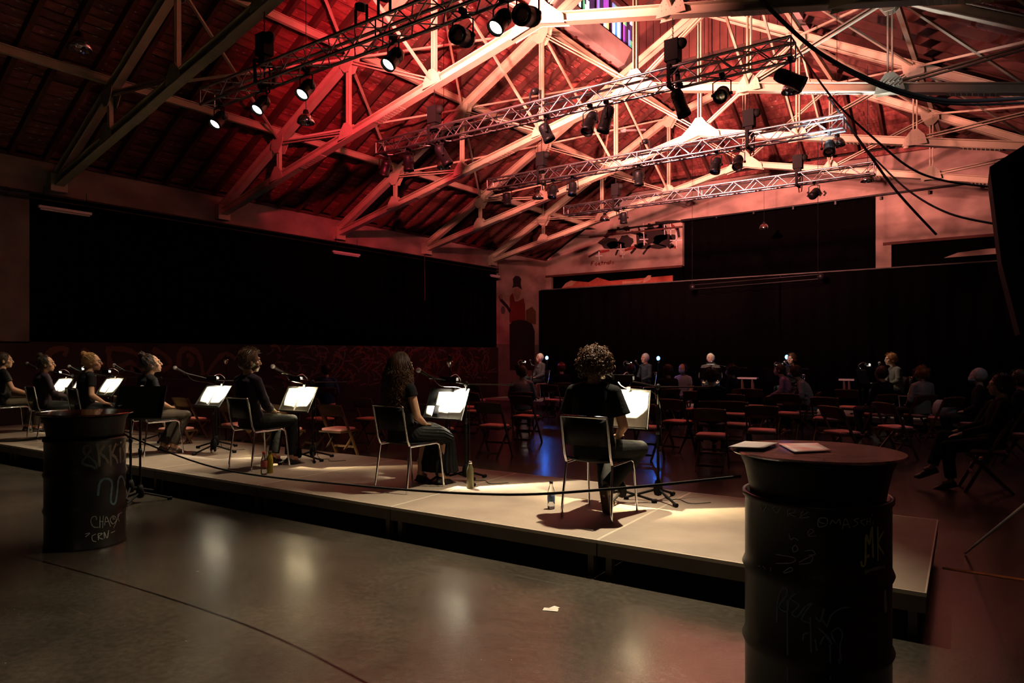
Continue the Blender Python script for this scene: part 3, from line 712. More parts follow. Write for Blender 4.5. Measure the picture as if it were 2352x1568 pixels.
# dome lamps, hung on wires
def dome(x, y, z, top, label):
    s = empty('dome_lamp', (x, y, z), 0, label, 'pendant lamp', 'chrome dome lamps')
    m_ = MB(); m_.lathe([(.142, 0), (.148, .004), (.14, .05), (.115, .1), (.075, .14), (.05, .155), (.045, .155), (.07, .135), (.108, .095), (.132, .045), (.138, .004)], 24, cap=False); m_.build('shade', 'chrome', s)
    m_ = MB(); m_.lathe([(.001, .23), (.035, .225), (.045, .2), (.05, .15), (.05, .1), (.001, .1)], 14); m_.build('socket', 'blackm', s)
    m_ = MB(); m_.ball((0, 0, .06), .04, 10, 8); m_.build('bulb', 'white', s)
    m_ = MB(); m_.tube([(0, 0, .22), (0, 0, top - z)], .005, 5); m_.build('cord', 'blackm', s)
for i, y in enumerate((3.97, 7.47, 10.96, 14.5, 18.0)):
    dome(-9.66, y, 5.42, 4.96 + 5.6 * .545 + .05, 'chrome dome lamp of the left row, %s from the viewer' % ('nearest', 'second', 'third', 'fourth', 'fifth')[i])
for i, y in enumerate((10.8, 14.07, 17.4)):
    dome(-2.68, y, 5.42, 4.96 + 5.54 * .545 + .05, 'chrome dome lamp of the right row, %s from the viewer' % ('nearest', 'second', 'third')[i])
dome(-6.27, 22.0, 5.4, ZH + .5, 'copper-toned dome lamp hanging alone before the high back curtain')
# ceiling fans
def fan(p, top, label):
    s = empty('ceiling_fan', p, 0, label, 'fan', 'white ceiling fans')
    m_ = MB(); m_.tube([(0, 0, .05), (0, 0, top)], .015, 8); m_.lathe([(.001, top), (.06, top - .02), (.03, top - .1), (.001, top - .1)], 12); m_.build('rod', 'white', s)
    m_ = MB(); m_.lathe([(.001, .08), (.09, .05), (.1, 0), (.07, -.05), (.001, -.06)], 16); m_.build('motor', 'white', s)
    for k in range(3):
        a = k * 2 * pi / 3 + .5; d = V((cos(a), sin(a), 0)); m_ = MB(); m_.beam(d * .09, d * .68, .12, .01, V((.1 * -sin(a), .1 * cos(a), 1))); m_.build('blade', 'white', s)
p = at(1105, 118, 17.0); fan(p, .42, 'white three-bladed ceiling fan high on the left slope'); p = at(1432, 300, 21.5); fan(p, .5, 'white three-bladed ceiling fan farther back on the left slope')

for x, l, yw in ((-6.1, 'right one under the nearest', 5.97), (-6.5, 'left one under the nearest', 5.97), (-6.3, 'single one under the second', 9.5), (-6.0, 'single one under the third', 13.0)):  # fixtures added for the roof wash, none seen on the rigs
    t = empty('added_wash_light', (x, yw - .12, 5.58), 0, 'added black wash light turned up into the roof, %s truss' % l, 'spotlight', 'added roof wash lights'); R = rot_to(V((0, .97, .25)))
    m_ = MB(); m_.beam((-.1, 0, .01), (.1, 0, .01), .03, .02); m_.beam((-.1, 0, .01), (-.1, 0, .22), .02, .03, (1, 0, 0)); m_.beam((.1, 0, .01), (.1, 0, .22), .02, .03, (1, 0, 0)); m_.build('yoke', 'blackm', t)
    m_ = MB(); m_.lathe([(.001, -.08), (.045, -.07), (.055, 0), (.055, .05), (.05, .05), (.045, .02), (.001, .02)], 16, (0, 0, .22), 0, True, R); m_.build('housing', 'black', t)
# ------------------------------------------------------------------ materials for furniture and people
M['deck'] = mat('stage_deck_top', (.34, .27, .21), .62, var=.35, scale=2.4, bump=.12, bscale=50, col2=(.24, .19, .15), detail=8)
M['edge'] = mat('worn_aluminium_edge', (.62, .55, .45), .5, .3)
M['deckframe'] = mat('stage_deck_frame', (.16, .13, .10), .55, var=.2)
M['wood_chair'] = mat('folding_chair_wood', (.13, .06, .022), .5, var=.3, scale=6, rnd=.2, stretch=(1, 1, 5))
M['pad'] = mat('red_seat_pad', (.92, .36, .31), .8, rnd=.2, bump=.3, bscale=30)
M['shell'] = mat('dark_chair_shell', (.006, .005, .005), .6, spec=.2)
M['barrel'] = mat('dark_painted_drum', (.012, .017, .014), .36, var=.5, scale=3, bump=.12, bscale=7, col2=(.02, .012, .009))
M['chalk'] = mat('pale_spray', (.42, .42, .36), .7, var=.4, scale=12); M['chalk2'] = mat('green_grey_spray', (.12, .16, .15), .7)
M['scratch'] = mat('scratch_marks', (.5, .52, .5), .7); M['ylw'] = mat('yellow_spray', (.7, .66, .2), .7); M['blueish'] = mat('blue_spray', (.14, .24, .32), .7)
M['glassc'] = mat('clear_plastic', (.95, .97, 1), .05, trans=1.0)
M['water'] = mat('water', (.9, .95, 1), .02, trans=1.0)
M['redcap'] = mat('red_plastic', (.7, .02, .02), .4); M['pinklabel'] = mat('pink_label', (.7, .15, .13), .5); M['yellow'] = mat('yellow_bottle', (.62, .47, .02), .35)
M['olive'] = mat('olive_steel', (.16, .14, .07), .35, .3); M['bluelabel'] = mat('blue_label', (.12, .2, .4), .5)
M['grille'] = mat('microphone_grille', (.5, .5, .52), .35, 1, bump=.6, bscale=300)
M['collage'] = mat('poster_collage', (.34, .09, .08), .22, var=.8, scale=7, col2=(.015, .01, .014), stretch=(1, 3, 1), coat=.6, detail=8)

# ------------------------------------------------------------------ near platform
SR = radians(2.75)
SX = V((cos(SR), sin(SR), 0)); SY = V((-sin(SR), cos(SR), 0))
S0 = V((-.386, 4.38, 0)); SH = .25
def st(s, d, z=0): return S0 - SX * s + SY * d + V((0, 0, z))      # s along the platform from its right end, d from its near edge
cuts = [0, 1.98, 3.92, 5.7, 7.5, 9.35, 11.2, 13.0, 14.3]
DN = ['rightmost behind the near drum', 'second from the right end', 'third from the right end', 'fourth from the right end', 'fifth from the right end', 'sixth from the right end', 'seventh from the right end', 'leftmost, against the left wall']
def deck(c, rz, L, D, label, group, h=SH):
    t = empty('stage_deck', c, rz, label, 'stage platform', group)
    m_ = MB(); m_.box((0, 0, h - .011), (L - .02, D - .02, .022)); m_.build('deck_top', 'deck', t)
    m_ = MB()
    for s in (-1, 1): m_.box((s * (L / 2 - .0055), 0, h - .0105), (.009, D - .004, .023)); m_.box((0, s * (D / 2 - .006), h - .0105), (L - .02, .010, .023))
    m_.build('edge_trim', 'edge', t)
    m_ = MB()
    for s in (-1, 1):
        m_.box((0, s * (D / 2 - .022), h - .068), (L - .01, .035, .09)); m_.box((s * (L / 2 - .022), 0, h - .068), (.035, D - .08, .09))
    m_.build('frame', 'deckframe', t)
    for sx in (-1, 1):
        for sy in (-1, 1):
            m_ = MB(); m_.box((sx * (L / 2 - .07), sy * (D / 2 - .07), (h - .11) / 2), (.045, .045, h - .11)); m_.build('leg', 'deckframe', t)
    return t
for i in range(8):
    L = cuts[i + 1] - cuts[i]
    deck(st((cuts[i] + cuts[i + 1]) / 2, 1.0), SR, L, 2.0, 'low stage deck of the near platform, ' + DN[i], 'near platform decks')
# far platform decks
FY = 16.7
for i in range(7):
    deck((-11.6 + i * 2.0, FY, 0), 0, 2.0, 1.6, 'low stage deck of the far platform, number %s from its left end' % ['one', 'two', 'three', 'four', 'five', 'six', 'seven'][i], 'far platform decks')

# ------------------------------------------------------------------ oil drums used as standing tables
def drum(c, H, TH, label, rot):
    t = empty('oil_drum_table', c, rot, label, 'drum table', 'oil drums used as standing tables'); R = .29
    k = H / .87; pr = [(.001, 0), (R + .004, 0), (R + .006, .01), (R, .02)]
    for zc in (.29 * k, .58 * k): pr += [(R, zc - .03), (R + .012, zc), (R, zc + .03)]
    pr += [(R, H - .03), (R + .01, H - .02), (R + .01, H), (R - .005, H), (R - .01, H - .02), (.001, H - .02)]
    m_ = MB(); m_.lathe(pr, 64); m_.build('drum_body', 'barrel', t)
    m_ = MB(); m_.lathe([(.001, H - .018), (.268, H - .018), (.275, H + .03), (.292, TH - .07), (.308, TH - .035), (.308, TH - .012), (.001, TH - .012)], 56); m_.build('basin', 'black', t)
    m_ = MB(); m_.lathe([(.001, TH - .012), (.345, TH - .012), (.352, TH - .006), (.345, TH), (.001, TH)], 64, smooth=False); m_.build('table_top', 'collage', t, label='round table top pasted with dark red prints')
    return t
BLc = at(197, HZ, 5.73); BLc.z = 0
BRc = at(1874, HZ, 3.0); BRc.z = 0
bl = drum(BLc, .87, 1.07, 'dark oil drum table with pale spray lettering, at the left end of the rope', 0)
br = drum(BRc, .955, 1.135, 'dark oil drum table with scratched doodles and leaflets on top, nearest on the right', 0)
def drum_map(c, R, px, py):             # where the ray through a photo point meets the drum's skin
    o = V((0, 0, CAMH)); d = (at(px, py, 1) - o); a = d.x * d.x + d.y * d.y; b = 2 * ((o.x - c.x) * d.x + (o.y - c.y) * d.y)
    cc = (o.x - c.x) ** 2 + (o.y - c.y) ** 2 - R * R; D = max(b * b - 4 * a * cc, 0); tt = (-b - sqrt(D)) / (2 * a); p = o + d * tt
    return atan2(p.y - c.y, p.x - c.x) * R, p.z
def on_drum(parent, c, strokes, wd, m, label=None, lift=.002, nm='lettering'):
    R = .29; mp = lambda u, z: V(((R + lift) * cos(u / R), (R + lift) * sin(u / R), z)); mb = MB()
    for s in strokes:
        s = [drum_map(c, R, *q) for q in s]; ribbon(mb, smooth_path(s, 5), wd, mp, 0, .25)
    o = mb.build(nm, m, parent, label=label)
    for p in o.data.polygons: pass
    return o
# lettering of the left drum
Z = lambda x, y: (170 + x / 5.808, 990 + y / 5.808)
A = lambda l: [[Z(*q) for q in s] for s in l]
on_drum(bl, BLc, A([[(150, 320), (125, 250), (150, 200), (200, 195), (225, 240), (170, 330), (115, 400), (130, 440), (240, 470), (290, 500)], [(190, 330), (290, 420), (300, 500)]]), .016, 'chalk2', 'grey ampersand-like curl')
on_drum(bl, BLc, A([[(310, 160), (330, 300), (340, 470)], [(310, 170), (380, 160), (395, 200), (330, 290)], [(340, 290), (420, 360), (460, 430)], [(480, 180), (485, 320), (492, 460)], [(560, 160), (500, 310)], [(505, 310), (560, 360), (580, 430)],
    [(612, 220), (618, 420)], [(578, 180), (582, 185)], [(622, 140), (625, 160)], [(672, 150), (652, 200), (666, 270), (672, 340), (650, 410)]]), .020, 'chalk', 'pale sprayed letters RKiS')
on_drum(bl, BLc, A([[(320, 860), (340, 700), (400, 635), (470, 640), (505, 700), (490, 880), (500, 960), (550, 950), (575, 800), (590, 650), (625, 600), (660, 640), (672, 720)]]), .018, 'blueish', 'faint blue-green sprayed arches')
on_drum(bl, BLc, A([[(300, 1180), (290, 1135), (240, 1150), (225, 1210), (260, 1275), (330, 1280)], [(345, 1130), (345, 1290)], [(390, 1125), (380, 1290)], [(345, 1205), (390, 1200)], [(405, 1255), (430, 1140), (485, 1270)], [(415, 1210), (465, 1195)],
    [(510, 1130), (480, 1180), (515, 1235), (560, 1190), (545, 1135), (510, 1130)], [(640, 1080), (580, 1120), (600, 1200)], [(600, 1110), (560, 1210), (525, 1290)], [(515, 1140), (520, 1180)], [(530, 1140), (535, 1180)]]), .006, 'chalk', 'thin pale lettering CHAOS')
on_drum(bl, BLc, A([[(150, 1370), (210, 1360), (150, 1410)], [(290, 1370), (240, 1400), (250, 1460), (295, 1470)], [(320, 1370), (325, 1450)], [(320, 1365), (375, 1365), (325, 1410), (385, 1440)], [(405, 1430), (400, 1345), (440, 1425), (460, 1320)], [(490, 1355), (545, 1330)]]), .006, 'scratch', 'thin pale lettering BERN')
# lettering of the right drum
Z2 = lambda x, y: (1640 + x / 2.667, 980 + y / 2.667)
B = lambda l: [[Z2(*q) for q in s] for s in l]
on_drum(br, BRc, B([[(680, 590), (650, 585), (645, 560), (690, 560), (688, 600), (640, 610), (638, 565)], [(710, 600), (725, 570), (745, 590), (765, 565), (775, 600)], [(785, 625), (805, 560), (830, 620)], [(790, 600), (825, 595)], [(795, 545), (797, 547)], [(812, 543), (814, 545)],
    [(885, 560), (855, 570), (880, 590), (850, 612)], [(925, 565), (895, 580), (925, 605)], [(935, 560), (935, 600)], [(955, 555), (955, 600)], [(935, 580), (955, 578)], [(972, 575), (972, 605)], [(968, 530), (966, 548)]]), .0035, 'scratch', 'thin scratched lettering at sign MASCHi')
on_drum(br, BRc, B([[(900, 820), (905, 850), (925, 830), (930, 660), (950, 720), (965, 610), (972, 800)], [(1000, 610), (1002, 820)], [(1035, 640), (1003, 710), (1038, 780)], [(940, 800), (945, 780)]]), .009, 'ylw', 'yellow tag MK')
on_drum(br, BRc, B([[(920, 890), (980, 868), (1045, 855)]]), .012, 'chalk', 'pale underline stroke')
on_drum(br, BRc, B([[(285, 485), (300, 520), (325, 480), (300, 478)], [(360, 495), (385, 525), (410, 490), (385, 485), (360, 495)], [(455, 545), (455, 508), (495, 505), (490, 525), (460, 530), (500, 550)], [(530, 540), (550, 512), (575, 520), (525, 555), (585, 550)],
    [(570, 655), (590, 625), (610, 640), (575, 665), (625, 668)], [(380, 780), (490, 800), (480, 830), (380, 835)], [(520, 830), (600, 790), (590, 830), (520, 840)], [(555, 760), (600, 755), (620, 780), (580, 785)], [(425, 890), (470, 860), (480, 880), (430, 895)],
    [(460, 650), (470, 690), (490, 680), (520, 695)], [(300, 850), (340, 890), (350, 860)], [(480, 740), (500, 725), (515, 750), (490, 765), (480, 740)], [(270, 860), (280, 850), (290, 870)]]), .003, 'scratch', 'scratched hearts and doodles')
on_drum(br, BRc, B([[(385, 1200), (395, 1050), (430, 980), (450, 1020), (400, 1100), (450, 1130), (460, 1060), (500, 1020), (470, 1050), (520, 1090), (480, 1140), (510, 1160), (560, 1100), (600, 1080), (560, 1130), (540, 1180), (590, 1200)],
    [(620, 1160), (650, 1190), (675, 1110), (660, 1170), (690, 1220)], [(590, 1160), (595, 1380)], [(690, 1230), (720, 1150), (780, 1110), (830, 1105)], [(640, 1230), (700, 1290), (720, 1330), (680, 1280), (650, 1330)], [(450, 1060), (452, 1560)],
    [(740, 1320), (720, 1260), (760, 1230), (785, 1270), (770, 1350), (780, 1440)], [(710, 1330), (712, 1550)], [(765, 1420), (768, 1530)], [(545, 1310), (550, 1270), (580, 1260)], [(620, 1300), (630, 1370)]]), .006, 'blueish', 'blue-grey sprayed scrawl with drips')
on_drum(br, BRc, B([[(1045, 990), (1050, 1135)]]), .02, 'scratch', 'torn pale sticker')
# printed papers on the right drum
TZ = 1.137
def quad_sheet(pts, z, m, label, cat, curl=0, nm='leaflet', th=.0015, par=None):
    P = [on_z(x, y, z) for x, y in pts]; c = sum(P, V()) / 4; mb = MB(); n = 6; vs = []
    for j in range(n + 1):
        for i in range(n + 1):
            a = P[0].lerp(P[1], i / n); b = P[3].lerp(P[2], i / n); p = a.lerp(b, j / n) - c
            p.z += curl * (i / n) ** 2 * (j / n); vs.append(p)
    mb.add(vs, [(j * (n + 1) + i, j * (n + 1) + i + 1, (j + 1) * (n + 1) + i + 1, (j + 1) * (n + 1) + i) for j in range(n) for i in range(n)], 0, True)
    o = mb.build(nm, m, par, c); so = o.modifiers.new('s', 'SOLIDIFY'); so.thickness = th; so.offset = -1
    if cat: tag(o, label, cat)
    return o
M['pprint'] = mat('striped_paper', (.62, .5, .5), .6, var=.35, scale=14, stretch=(.3, 6, 1))
M['redprint'] = mat('red_white_print', (.62, .12, .11), .5, var=.8, scale=9, col2=(.6, .5, .5), detail=1)
for k in range(3):
    quad_sheet(((1672, 1027), (1711, 1014), (1786, 1018), (1752, 1030)), TZ + .004 + k * .004, 'pprint', 'pale striped leaflet, %s of the stack at the left rim of the right drum' % ('lowest', 'middle one', 'topmost')[k], 'leaflet', th=.003)
quad_sheet(((1825, 1039), (1788, 1019), (1878, 1018), (1910, 1035)), TZ + .004, 'redprint', 'red and white leaflet lying in the middle of the right drum top', 'leaflet', th=.002)

# ------------------------------------------------------------------ rope between the drums
def catenary(a, b, sag, n=24): return [V(a).lerp(V(b), i / n) - V((0, 0, sag * 4 * (i / n) * (1 - i / n))) for i in range(n + 1)]
ra = BLc + V((.18, -.25, .93)); rb = BRc + V((-.27, .18, 1.0))
ra = at(290, 1000, 5.65); rb = at(1702, 1094, 2.92)
mid = at(1130, 1135, 3.55)
ln_ = ra.lerp(rb, .5); mb = MB()
P = smooth_path([ra, at(500, 1075, 4.95), at(800, 1113, 4.25), mid, at(1400, 1123, 3.2), rb], 8)
mb.tube(P, .0065, 8); tag(mb.build('barrier_rope', 'rope'), 'thin black barrier rope sagging between the two oil drums', 'rope')
mb = MB(); mb.tube(smooth_path([at(108, 1003, 5.6), at(60, 1010, 6.0), at(0, 1012, 6.6), at(-200, 1005, 8)], 6), .0065, 8); tag(mb.build('barrier_rope', 'rope'), 'thin black barrier rope running left from the left drum out of the picture', 'rope')

# ------------------------------------------------------------------ performer's chair
def stage_chair(loc, rz, label):
    t = empty('stage_chair', loc, rz, label, 'chair', 'chrome framed chairs on the platforms')
    w_ = .2
    m_ = MB(); P = []
    rings = []
    for j, (y, z) in enumerate(((-.2, .47), (-.17, .452), (0, .44), (.15, .448), (.2, .44), (.205, .43))):
        rings.append([V((x, y, z + .012 * (abs(x) / .19) ** 2)) for x in (-.19, -.1, 0, .1, .19)])
    vs = [p for r_ in rings for p in r_]; m_.add(vs, [(j * 5 + i, j * 5 + i + 1, j * 5 + i + 6, j * 5 + i + 5) for j in range(5) for i in range(4)], 0, True)
    o = m_.build('seat', 'shell', t); so = o.modifiers.new('s', 'SOLIDIFY'); so.thickness = .012
    for s in (-1, 1):
        m_ = MB(); m_.tube(smooth_path([(s * w_, -.19, .445), (s * (w_ + .015), -.235, .1), (s * (w_ + .015), -.24, 0)], 4), .0105, 8); m_.build('leg', 'chrome', t)
        m_ = MB(); m_.tube([(s * w_, -.19, .43), (s * w_, .16, .435), (s * w_, .2, .42), (s * (w_ + .01), .215, .36), (s * (w_ + .02), .25, 0)], .0105, 8); m_.build('leg', 'chrome', t)
    m_ = MB()
    for s in (-1, 1): m_.tube([(s * w_, -.19, .435), (s * w_, -.22, .5), (s * w_, -.28, .80)], .0105, 8)
    m_.tube([(-w_, -.28, .80), (-w_, -.285, .81), (w_, -.285, .81), (w_, -.28, .80)], .0105, 8)
    m_.build('back_frame', 'chrome', t)
    m_ = MB(); vs = []
    for z in (.58, .68, .795):
        for x in (-.19, -.1, 0, .1, .19): vs.append((x, -.235 - (z - .58) * .16 - .02 * (1 - (x / .19) ** 2), z))
    m_.add(vs, [(j * 5 + i, j * 5 + i + 1, j * 5 + i + 6, j * 5 + i + 5) for j in range(2) for i in range(4)], 0, True)
    o = m_.build('backrest', 'shell', t); so = o.modifiers.new('s', 'SOLIDIFY'); so.thickness = .012
    return t
def tripod(t, mat_='blackm', r=.3, n=3, a0=.3, hub=.16):
    for k in range(n):
        a = a0 + k * 2 * pi / n; d = V((cos(a), sin(a), 0)); m_ = MB()
        m_.tube([V((0, 0, hub * .6)) + d * .03, d * (r - .02) + V((0, 0, .02))], .011, 8); m_.tube([d * (r - .045) + V((0, 0, .018)), d * r + V((0, 0, .018))], .017, 8); m_.build('leg', mat_, t)
    m_ = MB(); m_.lathe([(.001, .04), (.03, .05), (.042, .09), (.035, .14), (.022, .18), (.001, .18)], 14); m_.build('hub', mat_, t)
# desk corners: a tilted board whose upper edge is at local +y
def music_stand(loc, rz, z0, tilt, label, wd=.5, hd=.34, base_r=.3):
    t = empty('music_stand', loc, rz, label, 'music stand', 'black music stands')
    tripod(t, r=base_r, a0=.5)
    m_ = MB(); m_.tube([(0, 0, .15), (0, 0, z0 - .12)], .012, 8); m_.tube([(0, 0, z0 - .12), (0, .02, z0 + .02)], .009, 8); m_.build('pole', 'blackm', t)
    m_ = MB(); m_.lathe([(.001, .5), (.02, .5), (.02, .56), (.001, .56)], 10); m_.build('collar', 'black', t)
    R = Matrix.Rotation(pi / 2 - tilt, 3, 'X')
    m_ = MB(); m_.box((0, .0, z0 + .02), (wd, hd, .004), R)
    for sx in (-1, 1): m_.box(V((0, 0, z0 + .02)) + R @ V((sx * wd / 2, 0, .005)), (.006, hd, .014), R)
    m_.build('desk', 'blackm', t)
    m_ = MB(); c = V((0, 0, z0 + .02)) + R @ V((0, -hd / 2, .028)); m_.box(c, (wd, .004, .06), R); m_.build('ledge', 'blackm', t)
    return t, R
def sheet(stand_loc, rz, z0, R, u0, u1, v0, v1, label, lift=.006, m='paper', nm='music_sheet', cat='paper', th=.001, bow=.006):
    Rz = Matrix.Rotation(rz, 3, 'Z'); c0 = V(stand_loc) + Rz @ V((0, 0, z0 + .02)); mb = MB(); n = 5; vs = []
    cu, cv = (u0 + u1) / 2, (v0 + v1) / 2
    for v in (v0, v1):
        for i in range(n + 1):
            u = u0 + (u1 - u0) * i / n; vs.append(Rz @ (R @ V((u - cu, v - cv, bow * sin(pi * i / n)))))
    mb.add(vs, [(i, i + 1, n + 2 + i, n + 1 + i) for i in range(n)], 0, True)
    o = mb.build(nm, m, None, c0 + Rz @ (R @ V((cu, cv, lift)))); so = o.modifiers.new('s', 'SOLIDIFY'); so.thickness = th; so.offset = 0
    return tag(o, label, cat, 'music sheets' if nm == 'music_sheet' else None)
def clip_lamp(stand_loc, rz, z0, R, hd, u, label, power, col=(1, .86, .62)):
    Rz = Matrix.Rotation(rz, 3, 'Z'); top = V(stand_loc) + Rz @ (V((0, 0, z0 + .02)) + R @ V((u, hd / 2, 0)))
    t = empty('clip_lamp', top, rz, label, 'lamp', 'clip-on reading lamps')
    m_ = MB(); m_.box((0, 0, 0), (.035, .03, .05)); m_.build('clip', 'blackm', t)
    head = V((0, -.15, .12))
    m_ = MB(); m_.tube(smooth_path([(0, 0, .02), (0, .04, .09), (0, -.04, .15), head + V((0, .02, .01))], 5), .005, 6); m_.build('gooseneck', 'chrome', t)
    m_ = MB(); m_.box(head + V((0, 0, .008)), (.20, .05, .012)); m_.box(head + V((0, .024, -.012)), (.20, .004, .034)); m_.box(head + V((0, -.015, -.022)), (.20, .003, .05)); m_.build('lamp_head', 'blackm', t)  # lips added under the head to cut spilled light
    m_ = MB(); m_.box(head - V((0, 0, .003)), (.15, .028, .008)); m_.build('bulb', 'bulb', t)
    p = top + Rz @ (head - V((0, 0, .012)))
    light('clip_lamp_light', 'SPOT', p, power, col, p + Rz @ V((0, .21, -.30)), spot_size=radians(124), spot_blend=1.0, shadow_soft_size=.008)
    return t
def mic_stand(loc, mouth, label, mlabel, H=1.0, zb=SH, base_r=.3, tail=.38, cable=None):
    """boom stand at loc whose boom carries a microphone to the mouth"""
    t = empty('boom_stand', loc, 0, label, 'microphone stand', 'microphone boom stands')
    tripod(t, r=base_r, a0=-.6)
    d = V(mouth) - (V(loc) + V((0, 0, H))); d2 = d.normalized(); L = d.length
    m_ = MB(); m_.tube([(0, 0, .12), (0, 0, .6), (0, 0, H)], [.013, .013, .009], 8); m_.build('pole', 'blackm', t)
    m_ = MB(); m_.lathe([(.001, .58), (.02, .585), (.02, .64), (.001, .645)], 10); m_.build('collar', 'black', t)
    m_ = MB(); m_.ball((0, 0, H), (.024, .024, .03), 10, 6); m_.build('boom_clutch', 'black', t)
    e = d - d2 * .15
    hd_ = V((d2.x, d2.y, 0)).normalized()
    m_ = MB(); m_.tube([V((0, 0, H)) - hd_ * tail + V((0, 0, -.01)), V((0, 0, H)), V((0, 0, H)) + e], .0065, 8); m_.tube([V((0, 0, H)) - hd_ * (tail + .07) + V((0, 0, -.012)), V((0, 0, H)) - hd_ * tail + V((0, 0, -.01))], .011, 8); m_.build('boom', 'black', t)
    pc = V(loc) + V((0, 0, H)) + e
    mm = empty('microphone', pc, 0, mlabel, 'microphone', 'vocal microphones')
    hd = V((d2.x, d2.y, .55)).normalized(); c = hd * .15
    m_ = MB(); m_.tube([hd * -.02, hd * .07, hd * .13], [.011, .013, .019], 10); m_.build('microphone_body', 'black', mm)
    m_ = MB(); m_.ball(c, .027, 14, 10); m_.build('grille', 'grille', mm)
    m_ = MB(); m_.tube([V((0, 0, 0)) + hd * .03 - V((0, 0, .014)), hd * .0], .016, 8); m_.build('mic_clip', 'blackm', mm)
    if cable:
        P = smooth_path([pc - hd * .02, pc - d2 * .1 + V((0, 0, -.07)), V(loc) + V((-.02, .02, H - .08)), V(loc) + V((.02, .03, .5)), V(loc) + V((.03, .05, .05)), V(loc) + V((.15, .12, .008)), V(loc) + V((.3, .02, .008)), V(loc) + V((.42, .16, .008))], 5)
        mb = MB(); mb.tube(P, .0035, 5); tag(mb.build('microphone_cable', 'rope'), cable, 'cable')
    return t
# ------------------------------------------------------------------ folding audience chair
def folding_proto():
    t = bpy.data.objects.new('folding_chair', None); COL.objects.link(t)
    for s in (-1, 1):
        m_ = MB(); m_.beam((s * .2, .22, 0), (s * .2, -.20, .82), .022, .034, (0, 1, 0)); m_.build('leg', 'wood_chair', t)
        m_ = MB(); m_.beam((s * .17, -.24, 0), (s * .17, .17, .43), .022, .032, (0, 1, 0)); m_.build('leg', 'wood_chair', t)
    vs = MB(); P = []
    for z in (.66, .70, .80, .83):
        for i in range(7): x = -.22 + i * .44 / 6; P.append((x, -.142 - (z - .66) * .5 - .03 * (1 - (x / .22) ** 2), z - (.02 if z > .8 else 0) * (abs(x) / .22) ** 3))
    vs.add(P, [(j * 7 + i, j * 7 + i + 1, j * 7 + i + 8, j * 7 + i + 7) for j in range(3) for i in range(6)], 0, True)
    o = vs.build('backrest', 'wood_chair', t); so = o.modifiers.new('s', 'SOLIDIFY'); so.thickness = .014
    m_ = MB(); m_.beam((-.2, .0, .435), (.2, .0, .435), .38, .022, (0, 0, 1)); m_.beam((-.2, .195, .425), (.2, .195, .425), .02, .04); m_.build('seat', 'wood_chair', t)
    m_ = MB(); m_.beam((-.17, -.17, .075), (.17, -.17, .075), .02, .03); m_.build('stretcher', 'wood_chair', t); m_ = MB(); m_.beam((-.2, .12, .2), (.2, .12, .2), .02, .03); m_.build('stretcher', 'wood_chair', t)
    m_ = MB(); rings = []
    for z, k in ((.447, .96), (.455, 1), (.472, 1), (.482, .95), (.487, .8)):
        ring = []
        for a in range(20):
            an = 2 * pi * a / 20; c, s = cos(an), sin(an); e = .25
            ring.append(V((.19 * k * (abs(c) ** e) * (1 if c > 0 else -1), .175 * k * (abs(s) ** e) * (1 if s > 0 else -1) - .0, z)))
        rings.append(ring)
    m_.loft(rings); m_.build('seat_pad', 'pad', t, label='red upholstered pad')
    return t
FOLD = folding_proto(); FOLD_USED = [False]
def fold_chair(p, rz, label):
    o = FOLD if not FOLD_USED[0] else copy_tree(FOLD); FOLD_USED[0] = True
    o.location = (p[0], p[1], 0); o.rotation_euler = (0, 0, rz)
    return tag(o, label, 'chair', 'wooden folding chairs for the audience')
# ------------------------------------------------------------------ people
SK_ = {'light': (.55, .31, .2), 'tan': (.45, .24, .15), 'pale': (.62, .4, .3)}
for k, c in SK_.items(): M['skin_' + k] = mat('skin_' + k, c, .5)
def cloth(nm, c, r=.9): M[nm] = mat(nm, c, r, bump=.25, bscale=18, spec=.15); return nm
cloth('cloth_black', (.008, .008, .009)); cloth('cloth_plum', (.03, .02, .03)); cloth('cloth_charcoal', (.016, .016, .017)); cloth('cloth_brown', (.055, .042, .032))
cloth('cloth_grey', (.08, .075, .075)); cloth('cloth_slate', (.035, .038, .045)); cloth('cloth_white', (.5, .48, .5)); cloth('cloth_lilac', (.4, .25, .4)); cloth('cloth_pale_grey', (.34, .33, .33)); cloth('cloth_pale_taupe', (.36, .31, .27)); cloth('cloth_blue', (.05, .09, .2)); cloth('cloth_taupe', (.11, .095, .08))
def hairm(nm, c): M[nm] = mat(nm, c, .5, spec=.35); return nm
hairm('hair_brown', (.07, .026, .009)); hairm('hair_dark', (.035, .018, .01)); hairm('hair_blond', (.42, .22, .09)); hairm('hair_grey', (.42, .4, .36)); hairm('hair_white', (.75, .7, .6)); hairm('hair_ginger', (.3, .12, .04))
M['shoe_black'] = mat('black_shoe', (.012, .011, .01), .5); M['shoe_brown'] = mat('brown_shoe', (.09, .05, .035), .5); M['shoe_sole'] = mat('shoe_sole', (.1, .085, .07), .7)
M['eye'] = mat('eye_white', (.7, .68, .65), .2); M['mask'] = mat('face_mask', (.35, .45, .6), .8)

